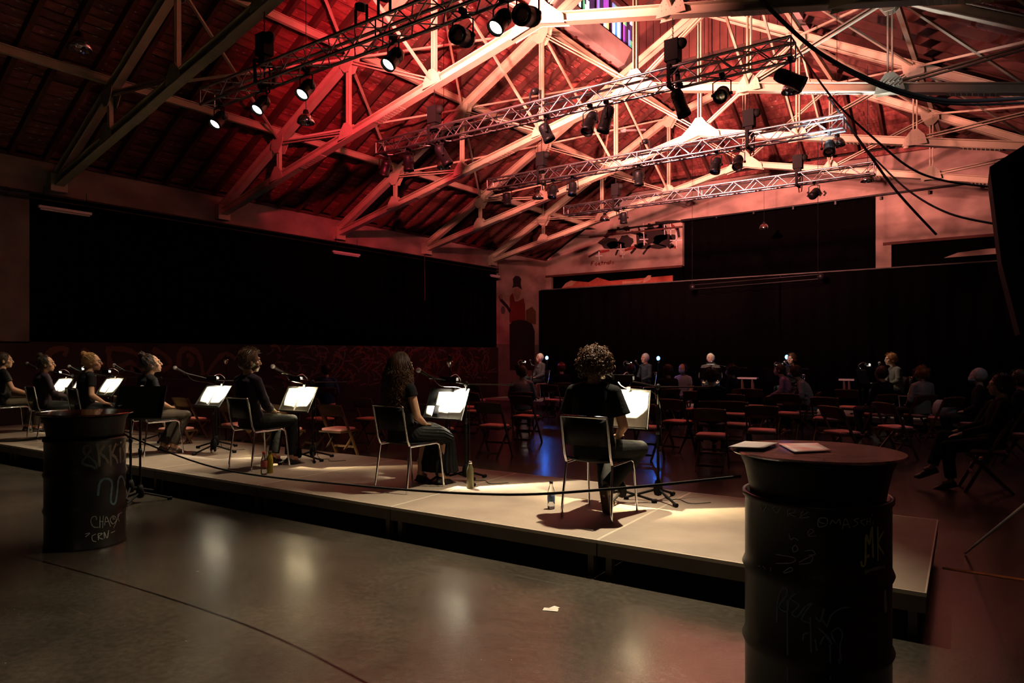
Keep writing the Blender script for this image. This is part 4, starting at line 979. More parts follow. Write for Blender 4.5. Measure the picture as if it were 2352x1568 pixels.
def fused(mb, name, m, parent, vox, sm=3, label=None, fac=.5):
    """fuse overlapping closed shapes into one continuous surface"""
    o = mb.build(name, m, parent, label=label)
    r = o.modifiers.new('r', 'REMESH'); r.mode = 'VOXEL'; r.voxel_size = vox; r.use_smooth_shade = True
    s = o.modifiers.new('s', 'SMOOTH'); s.iterations = sm; s.factor = fac
    FUSE.append(o); return o
FUSE = []
def apply_fuse():
    bpy.context.view_layer.update(); dg = bpy.context.evaluated_depsgraph_get()
    for o in FUSE:
        me = bpy.data.meshes.new_from_object(o.evaluated_get(dg)); me.name = o.name
        old = o.data; o.modifiers.clear(); o.data = me; bpy.data.meshes.remove(old)
def eloft(mb, rings, n=16, sq=1.0):
    R = []
    for (x, y, z), rx, ry in rings:
        R.append([V((x + rx * cos(2 * pi * j / n), y + ry * sin(2 * pi * j / n), z)) for j in range(n)])
    mb.loft(R)
def hand(mb, w_, d, side, s=1.0, vox=.008, curl=.5, down=(0, 0, -1)):
    """palm at the wrist w_ pointing along d with five curled fingers"""
    d = V(d).normalized(); dn = V(down); lat = d.cross(dn).normalized() * side; dn = lat.cross(d).normalized() * side
    if dn.dot(V(down)) < 0: dn = -dn
    R = Matrix((lat, d, dn)).transposed(); c = V(w_) + d * .045 * s
    mb.ball(c, (.04 * s, .052 * s, .018 * s), 12, 8, R=R)
    for k, (o_, l) in enumerate(((-.028, .058), (-.010, .07), (.009, .066), (.027, .052))):
        b = c + lat * o_ * s + d * .035 * s; r = .0095 * s
        p1 = b + (d + dn * curl * .4).normalized() * l * .5 * s; p2 = p1 + (d + dn * curl * 1.6).normalized() * l * .45 * s
        mb.tube([b - d * .01, b, p1, p2], [r, r, r * .95, r * .8], 8)
        mb.ball(p2, r * .85, 8, 6); mb.ball(p1, r * .97, 8, 6)
    b = c - lat * .03 * s - d * .02 * s; p1 = b - lat * .02 * s + d * .03 * s; p2 = p1 + d * .026 * s + lat * .004 * s
    mb.tube([b, p1, p2], [.014 * s, .0115 * s, .009 * s], 8); mb.ball(p2, .0095 * s, 8, 6)
HAIR_N = {}
def hair(kind, parent, T, m, rs, det=1.0):
    """T maps head space to figure space; strands are thin tubes over a fitted cap"""
    r = random.Random(rs); mb = MB()
    Tp = lambda p: T @ V(p)
    R3 = T.to_3x3()
    def cap(c, rad): mb.ball(Tp(c), rad, 20, 14, R=R3)   # R3 carries the head's scale
    def strand(pts, rad, n=3): mb.tube([Tp(p) for p in pts], [rad] * (len(pts) - 1) + [rad * .4], n, caps=False)
    def surf(az, el, c, rad): return V(c) + V((rad[0] * cos(el) * sin(az), rad[1] * cos(el) * cos(az), rad[2] * sin(el)))
    if kind == 'curly':
        C = (0, -.018, .018); rad = (.105, .115, .112)
        cap((0, -.03, .02), (.092, .095, .1))
        for k in range(int(620 * det)):
            az = r.uniform(-pi, pi); el = math.asin(r.uniform(-.62, 1))
            if abs(az) < .75 and el < .42: continue
            p = surf(az, el, C, [q * r.uniform(.84, 1.0) for q in rad]); nrm = (p - V(C)).normalized()
            a = nrm.cross(V((r.uniform(-1, 1), r.uniform(-1, 1), r.uniform(-1, 1)))).normalized(); b = nrm.cross(a)
            ro = r.uniform(.009, .017); tw = r.uniform(1.2, 2.6) * 2 * pi; ph = r.uniform(0, 6.28); gr = r.uniform(.01, .035); n = 10
            dr = (nrm * gr + V((0, 0, -gr * r.uniform(0, 1.2))))
            strand([p + dr * (i / n) * 1.3 + (a * cos(ph + tw * i / n) + b * sin(ph + tw * i / n)) * ro for i in range(n + 1)], .0027)
    elif kind in ('short', 'bald', 'grey'):
        thick = {'short': .014, 'bald': .004, 'grey': .01}[kind]
        C = V((0, -.012, .018)); rad = (.076 + thick, .094 + thick, .100 + thick)
        if kind == 'bald': C = V((0, -.03, -.005)); rad = (.081, .083, .075)
        cap(C - V((0, .012, -.0)), tuple(q - .004 for q in rad))
        for k in range(int((520 if kind == 'short' else 300) * det)):
            az = r.uniform(-pi, pi); el = math.asin(r.uniform(-.35, 1 if kind != 'bald' else .5))
            if abs(az) < 1.15 and el < .5: continue
            p = surf(az, el, C, rad); nrm = (p - C).normalized(); l = r.uniform(.018, .04) * (1 if kind == 'short' else .55)
            sw = V((0, .5, .3)) if kind == 'short' and el > .4 else V((0, -.3, -1))
            d = (nrm * .45 + sw * .9 + V((r.uniform(-.3, .3), r.uniform(-.3, .3), r.uniform(-.2, .3)))).normalized()
            strand([p - nrm * .006, p + d * l * .5, p + d * l + V((0, 0, -.2 * l))], .0026)
    elif kind == 'long':
        C = V((0, -.015, .02)); rad = (.09, .108, .108)
        cap((0, -.03, .015), (.086, .092, .1))
        for k in range(int(760 * det)):
            az = r.uniform(.95, 2 * pi - .95); el = r.uniform(.05, 1.45); p = surf(az, el, C, rad)
            top = V((0, .02, .125)).lerp(p, .35); side = V((sin(az), cos(az), 0)); L = r.uniform(.2, .38); n = 14; pts = [top + V((0, 0, .0)), p]
            q = surf(az, -.1, C, (.098, .11, .1)); ph = r.uniform(0, 6.28); f = r.uniform(14, 22); am = r.uniform(.008, .022)
            for i in range(1, n + 1):
                t_ = i / n; z = q.z - L * t_; sp = 1 + .42 * t_ + .12 * sin(t_ * 5)
                pts.append(V((q.x * sp + am * sin(ph + f * t_), -.015 + (q.y + .015) * sp * (.9 if q.y < 0 else .85) + am * cos(ph * 1.7 + f * t_) - .02 * t_, z)))
            strand(pts, .0036)
        mb2 = [((0, -.055, -.02), (.075, .05, .11)), ((0, -.065, -.15), (.08, .04, .12))]
        for c, q in mb2: mb.ball(Tp(c), q, 16, 12, R=R3)
    elif kind in ('bun', 'pony', 'messy'):
        C = V((0, -.015, .018)); rad = (.09, .108, .11)
        cap((0, -.028, .016), (.086, .095, .1))
        B = {'bun': V((0, -.10, .10)), 'pony': V((0, -.115, .03)), 'messy': V((0, -.08, .12))}[kind]
        for k in range(int(380 * det)):
            az = r.uniform(.8, 2 * pi - .8); el = r.uniform(-.45, 1.35); p = surf(az, el, C, rad)
            m1 = p.lerp(B, .5); m1 = C + (m1 - C).normalized() * .112; w2 = V((r.uniform(-1, 1), r.uniform(-1, 1), r.uniform(-1, 1))) * .006
            strand([p - V((0, 0, .004)), p.lerp(m1, .5) + w2, m1, B + w2 * 2], .003)
        for k in range(int(160 * det)):
            a = r.uniform(0, 6.28); b = r.uniform(0, 3.14); R0 = r.uniform(.028, .042); ax = V((sin(b) * cos(a), sin(b) * sin(a), cos(b))); u = ax.orthogonal().normalized(); v = ax.cross(u)
            if r.random() < .75: strand([B + (u * cos(t) + v * sin(t)) * R0 for t in [i * .6 for i in range(9)]], .0032)
            else: strand([B, B + ax * .035, B + ax * .048 + V((0, 0, r.uniform(-.02, .02)))], .0024)
        for k in range(int(70 * det)):                       # loose wisps
            az = r.choice((1, -1)) * r.uniform(.75, 2.6); p = surf(az, r.uniform(-.3, 1.1), C, rad); d = (p - C).normalized()
            strand([p, p + d * .012 + V((0, 0, -.01)), p + d * r.uniform(.01, .03) + V((r.uniform(-.01, .01), 0, -r.uniform(.01, .05)))], .002)
    o = mb.build('hair', m, parent); o['kind'] = 'stuff'
    return o

def figure(loc, rz, label, sc=1.0, w=1.0, skin='light', hairk='short', hairc='hair_brown', top='cloth_black', sleeve='short', bottom='cloth_charcoal', skirt=False,
           shoes='shoe_black', lean=0.0, yaw=0.0, pitch=0.0, legs='normal', vox=.008, arms='lap', seed=1, det=1.0, group='performers', zr=0.0, beard=False, mask=False, cap=None):
    f = empty('person', loc, rz, label, 'person', group); f.scale = (sc, sc, sc)
    ly = lean
    Y = lambda z: -.09 + ly * (z - .5) / .6                      # spine leans forward with height
    shz = .975
    nb = V((0, Y(1.02) + .005, 1.02)); hc = V((0, Y(1.2) + .04 + max(0, ly) * .15, 1.178))
    HT = Matrix.Translation(hc) @ Matrix.Rotation(yaw, 4, 'Z') @ Matrix.Rotation(-pitch, 4, 'X') @ Matrix.Scale(1.12, 4)
    H = lambda p: HT @ V(p); HR = HT.to_3x3()
    sh = {s: V((s * .165 * w, Y(.96), .965)) for s in (-1, 1)}
    A = {}
    for s in (-1, 1):
        if arms == 'lap': A[s] = (V((s * .225 * w, Y(.72) + .03, .71)), V((s * .12, .12, .615)), V((-s * .55, .8, -.12)))
        elif arms == 'clasp': A[s] = (V((s * .23 * w, Y(.72) + .06, .70)), V((s * .085, .17, .61)), V((-s * .8, .55, -.15)))
        elif arms == 'knee': A[s] = (V((s * .235 * w, Y(.72) + .08, .73)), V((s * .15, .26, .625)), V((s * .02, 1, -.25)))
        elif arms == 'seat': A[s] = (V((s * .24 * w, Y(.72) + .0, .72)), V((s * .20, .10, .60)), V((-s * .3, .9, -.3)))
        elif arms == 'elbows': A[s] = (V((s * .2, .25, .62)), V((s * .05, .3, .72)), V((-s * .5, .5, .3)))
    if legs == 'normal': K = {1: (V((.125, .37, .50)), V((.12, .35, .10))), -1: (V((-.125, .38, .50)), V((-.12, .30, .10)))}
    elif legs == 'tuck': K = {1: (V((.20, .36, .49)), V((.05, .05, .205))), -1: (V((-.14, .37, .47)), V((-.03, .22, .13)))}
    elif legs == 'wide': K = {1: (V((.2, .36, .49)), V((.2, .38, .10))), -1: (V((-.2, .36, .49)), V((-.19, .36, .10)))}
    elif legs == 'crossed': K = {1: (V((.06, .40, .58)), V((-.04, .52, .24))), -1: (V((-.1, .38, .48)), V((-.08, .34, .10)))}
    elif legs == 'back': K = {1: (V((.12, .37, .49)), V((.10, .2, .11))), -1: (V((-.12, .37, .49)), V((-.08, .16, .11)))}
    hip = {s: V((s * .085, -.03, .51)) for s in (-1, 1)}
    foot = {}
    for s in (-1, 1):
        a = K[s][1]
        foot[s] = (V((s * .03, .16, -.055)) if legs != 'tuck' or s < 0 else V((.0, .05, -.15)))
        if legs == 'crossed' and s > 0: foot[s] = V((-.02, .16, -.07))
    # body: one continuous surface
    b = MB()
    eloft(b, [((0, -.06, .46), .13 * w, .10), ((0, -.07, .55), .15 * w, .11), ((0, Y(.66), .66), .125 * w, .092), ((0, Y(.8), .80), .14 * w, .1), ((0, Y(.9), .9), .155 * w, .1), ((0, Y(.97), .965), .14 * w, .085), ((0, nb.y, 1.0), .07, .06)])
    b.cone(nb - V((0, 0, .03)), .056 * (w * .3 + .7), H((0, -.02, -.075)), .05 * (w * .4 + .6), 14)
    b.ball(H((0, -.012, .018)), (.074, .094, .092), 20, 14, R=HR); b.ball(H((0, .028, -.045)), (.054, .06, .058), 16, 10, R=HR)
    b.ball(H((0, .066, -.088)), (.024, .02, .018), 10, 8, R=HR); b.tube([H((0, .082, .018)), H((0, .1, -.012)), H((0, .107, -.026))], [.008, .011, .014], 8); b.ball(H((0, .103, -.028)), (.016, .013, .010), 10, 8, R=HR)
    b.ball(H((0, .086, -.056)), (.023, .011, .006), 10, 6, R=HR); b.ball(H((0, .085, -.066)), (.02, .011, .006), 10, 6, R=HR)
    b.ball(H((0, .077, .03)), (.05, .018, .009), 12, 6, R=HR)
    for s in (-1, 1):
        b.ball(H((s * .075, -.008, -.012)), (.009, .02, .032), 10, 8, R=HR @ Matrix.Rotation(s * .35, 3, 'Z')); b.ball(H((s * .045, .055, -.02)), (.022, .022, .022), 10, 8, R=HR)
        el, wr, hd = A[s]
        b.ball(sh[s], .05, 12, 8); b.cone(sh[s], .047, el, .038, 12); b.ball(el, .038, 12, 8); b.cone(el, .037, wr, .025, 12); b.ball(wr, .025, 10, 6)
        hand(b, wr, hd, s, .95)
        kn, an = K[s]
        b.cone(hip[s], .07, kn, .05, 12); b.ball(kn, .05, 12, 8); b.cone(kn, .05, an, .033, 12); b.ball(an, .036, 10, 8)
        b.ball(an + V((0, -.02, -.045)), (.032, .035, .03), 10, 8); b.cone(an + V((0, 0, -.03)), .03, an + foot[s] * .55 + V((0, 0, -.012)), .024, 10)
    fused(b, 'body', 'skin_' + skin, f, vox, 2)
    e = MB()
    for s in (-1, 1):
        e = MB(); e.ball(H((s * .031, .078, .008)), .0115, 8, 6); e.build('eye', 'eye', f)
    # top
    t = MB(); g = .018
    eloft(t, [((0, -.06, .47), .17 * w, .135), ((0, -.07, .56), .17 * w, .13), ((0, Y(.66), .66), .15 * w, .118), ((0, Y(.8), .80), .162 * w, .122), ((0, Y(.9), .9), .175 * w, .12), ((0, Y(.965), .965), .165 * w, .103), ((0, nb.y, 1.005), .10, .078), ((0, nb.y + .004, 1.03), .07, .062)])
    for s in (-1, 1):
        el, wr, hd = A[s]; t.ball(sh[s], .058, 14, 10); t.cone((s * .05, nb.y, 1.0), .058, sh[s], .056, 14)
        if sleeve in ('short', 'wide', 'cap'):
            k = {'short': .55, 'wide': .68, 'cap': .28}[sleeve]; e_ = sh[s].lerp(el, k); t.cone(sh[s], .058, e_, .060 if sleeve != 'wide' else .082, 16)
        else:
            t.cone(sh[s], .057, el, .05, 14); t.ball(el, .052, 12, 8); e_ = el.lerp(wr, .92 if sleeve == 'long' else .42); t.cone(el, .051, e_, .04 if sleeve == 'long' else .05, 14)
            t.ball(el.lerp(sh[s], .25) + V((s * .008, 0, 0)), .054, 10, 8); t.ball(el.lerp(wr, .2), .053, 10, 8)
    r_ = random.Random(seed)
    for q in range(9): a = r_.uniform(0, 6.28); z = r_.uniform(.56, .92); t.ball((.14 * w * cos(a), Y(z) + .1 * sin(a), z), (.05, .035, .018), 8, 6, R=Matrix.Rotation(r_.uniform(-.6, .6), 3, 'Y'))
    fused(t, 'top', top, f, max(vox, .008), 2)
    if skirt:
        sk = MB(); n = 96; rings = []
        path = [((0, -.07, .62), .155, .125, (0, 0, 1)), ((0, -.03, .54), .2, .14, (0, .5, .85)), ((0, .13, .52), .215, .115, (0, 1, .15)), ((0, .30, .50), .215, .115, (0, 1, -.1)), ((0, .41, .45), .215, .12, (0, .7, -.7)), ((0, .43, .33), .215, .13, (0, .1, -1)), ((0, .42, .2), .225, .15, (0, 0, -1)), ((0, .43, .12), .235, .16, (0, 0, -1))]
        for i, (c, rx, ry, d) in enumerate(path):
            d = V(d).normalized() * (1 if i else -1)
            if i == 0: d = V((0, .2, -1)).normalized()
            if i == 1: d = V((0, .8, -.7)).normalized()
            x = V((1, 0, 0)); yy = d.cross(x); ring = []
            for j in range(n):
                an = 2 * pi * j / n; pl = 1 + (.055 * (i / 7) ** .5) * (1 if j % 4 < 2 else -1) * .6
                ring.append(V(c) + x * rx * cos(an) * pl + yy * ry * sin(an) * pl)
            rings.append(ring)
        RR = []
        for i in range(len(rings) - 1):
            for k in range(3): RR.append([a.lerp(b2, k / 3) for a, b2 in zip(rings[i], rings[i + 1])])
        RR.append(rings[-1]); sk.loft(RR, cap=False); o = sk.build('skirt', bottom, f)
    else:
        tr = MB(); eloft(tr, [((0, -.06, .45), .155 * w, .13), ((0, -.07, .55), .155 * w, .12), ((0, -.08, .62), .14 * w, .105)])
        for s in (-1, 1):
            kn, an = K[s]; tr.ball(hip[s], .098, 14, 10); tr.cone(hip[s], .096, kn, .068, 16); tr.ball(kn, .069, 14, 10); a2 = kn.lerp(an, .96 if bottom != 'cloth_crop' else .7); tr.cone(kn, .067, a2, .062, 16)
            tr.ball(kn.lerp(an, .25) + V((0, -.012, 0)), (.066, .068, .09), 12, 8); tr.ball(kn.lerp(hip[s], .2) + V((s * .01, 0, .02)), (.05, .06, .03), 8, 6)
        fused(tr, 'trousers', bottom, f, max(vox, .008), 2)
    for s in (-1, 1):
        a = K[s][1]; fd = foot[s]; so = MB(); d = fd.normalized(); x = d.cross(V((0, 0, 1))).normalized(); u = x.cross(d)
        R = Matrix((x, d, u)).transposed(); hl = a + V((0, -.015, -.05)) if not (legs == 'tuck' and s > 0) else a + V((0, -.02, -.01))
        so.ball(hl, (.036, .045, .036), 12, 8, R=R); so.ball(hl + d * .09, (.04, .075, .034), 12, 8, R=R); so.ball(hl + d * .17 - u * .006, (.042, .06, .026), 12, 8, R=R); so.box(hl + d * .075 - u * .032, (.072, .23, .018), R)
        fused(so, 'shoe', shoes, f, .008, 2)
    if hairk: hair(hairk, f, HT, hairc, seed, det)
    if cap:
        c_ = MB(); c_.ball(H((0, -.02, .05)), (.084, .1, .07), 16, 10, R=HR); c_.build('cap', cap, f)
    if beard:
        c_ = MB(); c_.ball(H((0, .032, -.058)), (.057, .058, .05), 16, 10, R=HR); c_.build('beard', hairc, f)
    if mask:
        c_ = MB(); c_.ball(H((0, .045, -.045)), (.06, .066, .048), 16, 10, R=HR); c_.build('face_mask', 'mask', f)
    return f
# ------------------------------------------------------------------ near performers
RZ0 = SR
PERF = [  # who, chair x,y, figure options, desk xy, mic stand xy
 dict(n='curly-haired performer in a black T-shirt', c=(-2.73, 5.0), o=dict(sc=1.03, w=1.06, hairk='curly', hairc='hair_brown', top='cloth_black', sleeve='wide', bottom='cloth_charcoal', legs='tuck', arms='lap', yaw=-.25, lean=.02, shoes='shoe_brown', skin='tan', vox=.007),
      L='person with big curly hair seated from behind, black T-shirt, ankles tucked under the chair', d=(-2.78, 5.50), m=(-2.56, 5.76), rz=.0),
 dict(n='long-haired performer in a pleated skirt', c=(-4.76, 4.90), o=dict(sc=1.0, w=.9, hairk='long', hairc='hair_brown', top='cloth_black', sleeve='cap', bottom='cloth_black', skirt=True, legs='normal', arms='lap', yaw=-.28, lean=-.02, skin='tan', vox=.007),
      L='person with long wavy hair seated from behind, black short-sleeved top and dark pleated skirt', d=(-4.74, 5.42), m=(-4.53, 5.48), rz=-.08),
 dict(n='bearded performer in a dark sweater', c=(-7.02, 4.78), o=dict(sc=1.03, w=1.0, hairk='short', hairc='hair_brown', top='cloth_plum', sleeve='34', bottom='cloth_charcoal', legs='normal', arms='clasp', yaw=-.25, lean=-.03, beard=True, vox=.007),
      L='person with tousled hair and beard in profile, dark sweater with pushed-up sleeves', d=(-6.99, 5.30), m=(-6.98, 5.50), rz=-.05),
 dict(n='performer in cropped trousers', c=(-9.02, 4.62), o=dict(sc=.99, w=.92, hairk='messy', hairc='hair_dark', top='cloth_black', sleeve='short', bottom='cloth_brown', legs='back', arms='clasp', yaw=-.35, lean=.02, pitch=-.18, vox=.008, shoes='shoe_brown'),
      L='person with tied-up dark curls and glasses behind the black floor stand, loose brown trousers', d=(-8.52, 5.12), m=(-8.85, 5.36), rz=-.1),
 dict(n='blond performer', c=(-10.80, 4.62), o=dict(sc=1.0, w=.9, hairk='bun', hairc='hair_blond', top='cloth_black', sleeve='short', bottom='cloth_charcoal', legs='normal', arms='seat', yaw=-.5, lean=.06, vox=.009),
      L='person with pinned-up blond hair in profile, black T-shirt, leaning forward on one arm', d=(-11.35, 5.1), m=(-10.3, 5.35), rz=-.1),
 dict(n='performer in a plum sweater', c=(-11.98, 4.52), o=dict(sc=.97, w=.92, hairk='messy', hairc='hair_dark', top='cloth_plum', sleeve='long', bottom='cloth_slate', legs='normal', arms='knee', yaw=-.4, lean=.02, vox=.010),
      L='person with dark tied-up hair in profile, plum long-sleeved sweater', d=(-12.5, 5.2), m=(-11.6, 5.25), rz=-.1),
 dict(n='balding performer', c=(-13.35, 4.45), o=dict(sc=1.01, w=1.0, hairk='grey', hairc='hair_dark', top='cloth_black', sleeve='short', bottom='cloth_brown', legs='normal', arms='knee', yaw=-.3, lean=.0, vox=.010),
      L='person with receding hair in a black T-shirt, at the left edge of the picture', d=(-13.1, 5.1), m=(-12.9, 5.2), rz=-.1)]
for i, p in enumerate(PERF):
    c = V((p['c'][0], p['c'][1], SH)); rz = RZ0 + p['rz']
    figure(c + Matrix.Rotation(rz, 3, 'Z') @ V((0, -.03, 0)), rz, p['L'], seed=10 + i, group='performers on the near platform', **p['o'])
    stage_chair(c, rz, 'chrome framed chair under the ' + p['n'])
    sc = p['o']['sc']; tilt = (.22, .42, .5, .62, .6, .6, .6)[i]; z0 = (.80, .76, .73, .72, .76, .78, .72)[i]
    dl = V((*p['d'], SH)); drz = SR + (.02, .0, .05, .05, 0, 0, 0)[i]
    _, R = music_stand(dl, drz, z0, tilt, 'black music stand in front of the ' + p['n'])
    if i == 0: sheet(dl, drz, z0, R, -.22, .235, -.155, .145, 'wide bright sheet on the stand of the ' + p['n'])
    elif i == 1:
        sheet(dl, drz, z0, R, -.14, .10, -.16, .13, 'left bright sheet on the stand of the ' + p['n']); sheet(dl, drz, z0, R, .06, .25, -.165, .175, 'right bright sheet on the stand of the ' + p['n'], .010)
        sheet(dl, drz, z0, R, -.245, -.13, -.16, -.03, 'small low sheet on the stand of the ' + p['n'], .009)
        s_ = sheet(dl, drz, z0, R, -.13, -.06, -.15, -.02, 'black phone leaning on the music stand of the ' + p['n'], .016, 'black', 'phone', 'phone', .007, 0)
    else:
        sheet(dl, drz, z0, R, -.235, -.02, -.155, .14, 'left sheet on the stand of the ' + p['n']); sheet(dl, drz, z0, R, .015, .235, -.155, .145, 'right sheet on the stand of the ' + p['n'])
    clip_lamp(dl, drz, z0, R, .34, (.05, .1, .02, .05, 0, 0, 0)[i], 'clip-on reading lamp on the stand of the ' + p['n'], (560, 760, 560, 360, 220, 220, 200)[i], (1, .88, .62) if i in (1, 3) else (1, .80, .45))
    Rz = Matrix.Rotation(rz, 3, 'Z'); mouth = c + Rz @ V((-.06 if i > 1 else -.12, .24 + p['o']['lean'], 1.09 * sc))
    mic_stand(V((*p['m'], SH)), mouth, 'black boom stand beside the music stand of the ' + p['n'], 'microphone at the mouth of the ' + p['n'], H=(1.005, .99, .95, .93, .93, .93, .93)[i], tail=(.5, .42, .4, .38, .38, .38, .38)[i],
              cable='black cable running down the boom stand of the ' + p['n'] if i < 4 else None)
# spotlights on the nearest rig light the near platform
for i, p in enumerate(PERF[:6]):
    x, y = p['c']; src = V((x + (.15, .35, 1.0, 1.1, 1.2, 1.3)[i], 5.85, 5.02))
    light('truss_spot_light', 'SPOT', src, (2300, 2500, 1900, 1000, 650, 450)[i], (1, .83, .56), (x - .1, y - 1.3, .3), spot_size=radians((64, 74, 68, 60, 60, 60)[i]), spot_blend=.9, shadow_soft_size=.035)
# bottles on the platform
def lathe_part(t, nm, pr, m, n=20, label=None):
    mb = MB(); mb.lathe(pr, n); return mb.build(nm, m, t, label=label)
p = on_z(1266, 1168, SH); t = empty('water_bottle', p, 0, 'clear water bottle with black cap standing left of the chair of the curly-haired performer', 'bottle')
pr = [(.001, .002), (.027, .002), (.031, .012), (.031, .05), (.029, .055), (.031, .06), (.031, .13), (.029, .145), (.024, .165), (.013, .2), (.012, .215), (.001, .215)]
lathe_part(t, 'bottle_body', pr, 'glassc'); lathe_part(t, 'water', [(.001, .006), (.025, .006), (.028, .015), (.028, .095), (.001, .095)], 'water'); lathe_part(t, 'cap', [(.001, .212), (.0155, .212), (.0155, .232), (.001, .232)], 'black'); lathe_part(t, 'label', [(.0316, .065), (.0318, .07), (.0318, .11), (.0316, .115)], 'bluelabel')
p = on_z(606, 1090, SH); t = empty('water_bottle', p, 0, 'clear bottle with red cap and pink label by the chair of the bearded performer', 'bottle')
lathe_part(t, 'bottle_body', [(r_ * 1.05, z * 1.05) for r_, z in pr], 'glassc'); lathe_part(t, 'cap', [(.001, .222), (.0165, .222), (.0165, .247), (.001, .247)], 'redcap'); lathe_part(t, 'label', [(.033, .08), (.0334, .085), (.0334, .145), (.033, .15)], 'pinklabel')
p = on_z(620, 1086, SH); t = empty('drinking_bottle', p, 0, 'yellow drinking bottle with dark cap beside the red-capped bottle', 'bottle')
lathe_part(t, 'bottle_body', [(.001, 0), (.03, 0), (.033, .006), (.033, .15), (.028, .18), (.018, .2), (.016, .215), (.001, .215)], 'yellow'); lathe_part(t, 'cap', [(.001, .213), (.02, .213), (.02, .24), (.001, .242)], 'olive')
p = on_z(1080, 1121, SH); t = empty('drinking_bottle', p, 0, 'tall olive metal flask in front of the stand of the long-haired performer', 'bottle')
lathe_part(t, 'bottle_body', [(.001, 0), (.031, 0), (.034, .006), (.034, .17), (.028, .2), (.018, .225), (.017, .24), (.001, .24)], 'olive'); lathe_part(t, 'cap', [(.001, .238), (.019, .238), (.019, .262), (.001, .264)], 'chrome')
# stands on the floor by the left drum
b0 = on_z(322, 1153, 0); _, R = music_stand(b0, YAW, 1.02, .35, 'black music stand on the floor right of the left drum, seen from behind', wd=.5, hd=.36)
b1 = on_z(300, 1140, 0); mic_stand(b1, b1 + V((-.35, .3, 1.12)), 'black boom stand on the floor close behind the left drum', 'microphone of the boom stand behind the left drum', H=1.02, zb=0)
# small cue lamps on thin poles
def cue(p, H, label, lit):
    t = empty('cue_lamp', p, 0, label, 'lamp', 'cue lamps on poles')
    m_ = MB(); m_.tube([(0, 0, 0), (0, 0, H)], .008, 6); m_.lathe([(.001, 0), (.11, 0), (.1, .012), (.02, .03), (.001, .03)], 14); m_.build('pole', 'blackm', t)
    m_ = MB(); m_.lathe([(.001, H), (.02, H + .01), (.04, H + .07), (.04, H + .08), (.001, H + .08)], 12); m_.build('lamp_holder', 'chrome', t)
    m_ = MB(); m_.ball((0, 0, H + .12), (.04 if lit else .026, .04 if lit else .026, .05 if lit else .035), 12, 8); m_.build('bulb', 'blue_bulb' if lit else 'black', t)
    if lit: light('cue_lamp_light', 'POINT', V(p) + V((0, -.12, H + .12)), 4, (.04, .2, 1), shadow_soft_size=.05)
cue(on_y(1033, 900, 6.3).xy.to_3d(), 1.38, 'unlit cue lamp on a thin pole behind the stand of the long-haired performer', False)
cue(on_y(519, 900, 6.2).xy.to_3d(), 1.38, 'unlit cue lamp on a thin pole behind the bearded performer', False)
for px, l in ((1256, 'blue glowing cue lamp on a pole, left of the two at the far platform'), (1512, 'blue glowing cue lamp on a pole, right of the two at the far platform')):
    q = on_y(px, 850, 15.5); cue((q.x, q.y, 0), 1.32, l, True)
q = on_y(1807, 850, 17.2); cue((q.x, q.y, SH), 1.1, 'blue cue lamp glowing beside the reading lamp of the pink-lit far performer', True)

# ------------------------------------------------------------------ far performers
FAR = [(1236, 16.9, .95, dict(hairk='grey', hairc='hair_white', top='cloth_grey', sleeve='long', legs='crossed', arms='clasp', skin='tan', w=.9), 'white-haired person reading at the left end of the far platform, grey top', 'white-haired far performer', (-.75, -.15)),
       (1478, 16.8, .8, dict(hairk='grey', hairc='hair_grey', top='cloth_slate', sleeve='long', legs='normal', arms='clasp', skin='tan', w=.92), 'grey-haired person leaning on the lap beside a black stand, second on the far platform', 'second far performer', (-.6, -.3)),
       (1632, 16.8, .1, dict(hairk='grey', hairc='hair_white', top='cloth_taupe', sleeve='long', legs='normal', arms='knee', skin='light', w=1.05), 'white-haired person facing us behind a black stand, third on the far platform', 'third far performer', (-.05, -.55)),
       (1815, 16.8, .5, dict(hairk='short', hairc='hair_brown', top='cloth_black', sleeve='long', legs='normal', arms='clasp', skin='pale', w=.9), 'person mostly hidden behind a bright reading lamp, fourth on the far platform', 'fourth far performer', (-.2, -.5)),
       (2052, 16.5, 1.15, dict(hairk='short', hairc='hair_ginger', top='cloth_taupe', sleeve='long', legs='normal', arms='knee', skin='light', w=1.0, lean=.08), 'ginger-haired person in profile speaking into a microphone, right end of the far platform', 'ginger-haired far performer', (-.62, .05))]
for i, (px, y, turn, o, L, n, dd) in enumerate(FAR):
    q = on_y(px, 850, y); c = V((q.x, q.y, SH)); view = atan2(-q.y, -q.x) - pi / 2       # rotation that faces the viewpoint
    rz = view - turn if i != 2 else view
    figure(c, rz, L, vox=.012, det=.35, seed=40 + i, group='performers on the far platform', **o)
    stage_chair(c, rz, 'chrome framed chair under the ' + n)
    f_ = Matrix.Rotation(rz, 3, 'Z'); right = RGT
    dl = c + f_ @ V((.0, .62, 0)); drz = rz + (.0 if i != 2 else 0)
    _, R = music_stand(dl, drz, .80, .3, 'black music stand in front of the ' + n, hd=.3)
    sheet(dl, drz, .80, R, -.2, .2, -.13, .13, 'bright sheet on the stand of the ' + n)
    clip_lamp(dl, drz, .80, R, .3, 0, 'clip-on reading lamp on the stand of the ' + n, 14, (1, .9, .75))
    ml = c + f_ @ V((-.42, .5, 0)); mic_stand(ml, c + f_ @ V((0, .28, 1.06)), 'black boom stand beside the ' + n, 'microphone at the mouth of the ' + n, H=.98)
    src = c + f_ @ V((.3, 1.6, 0)); src = V((max(min(src.x, -2.5), -9.9), min(src.y, 15.9), 5.1))
    light('far_spot_light', 'SPOT', src, 330, (1, .84, .6), c + V((0, 0, .9)), spot_size=radians(17), spot_blend=.6, shadow_soft_size=.05)
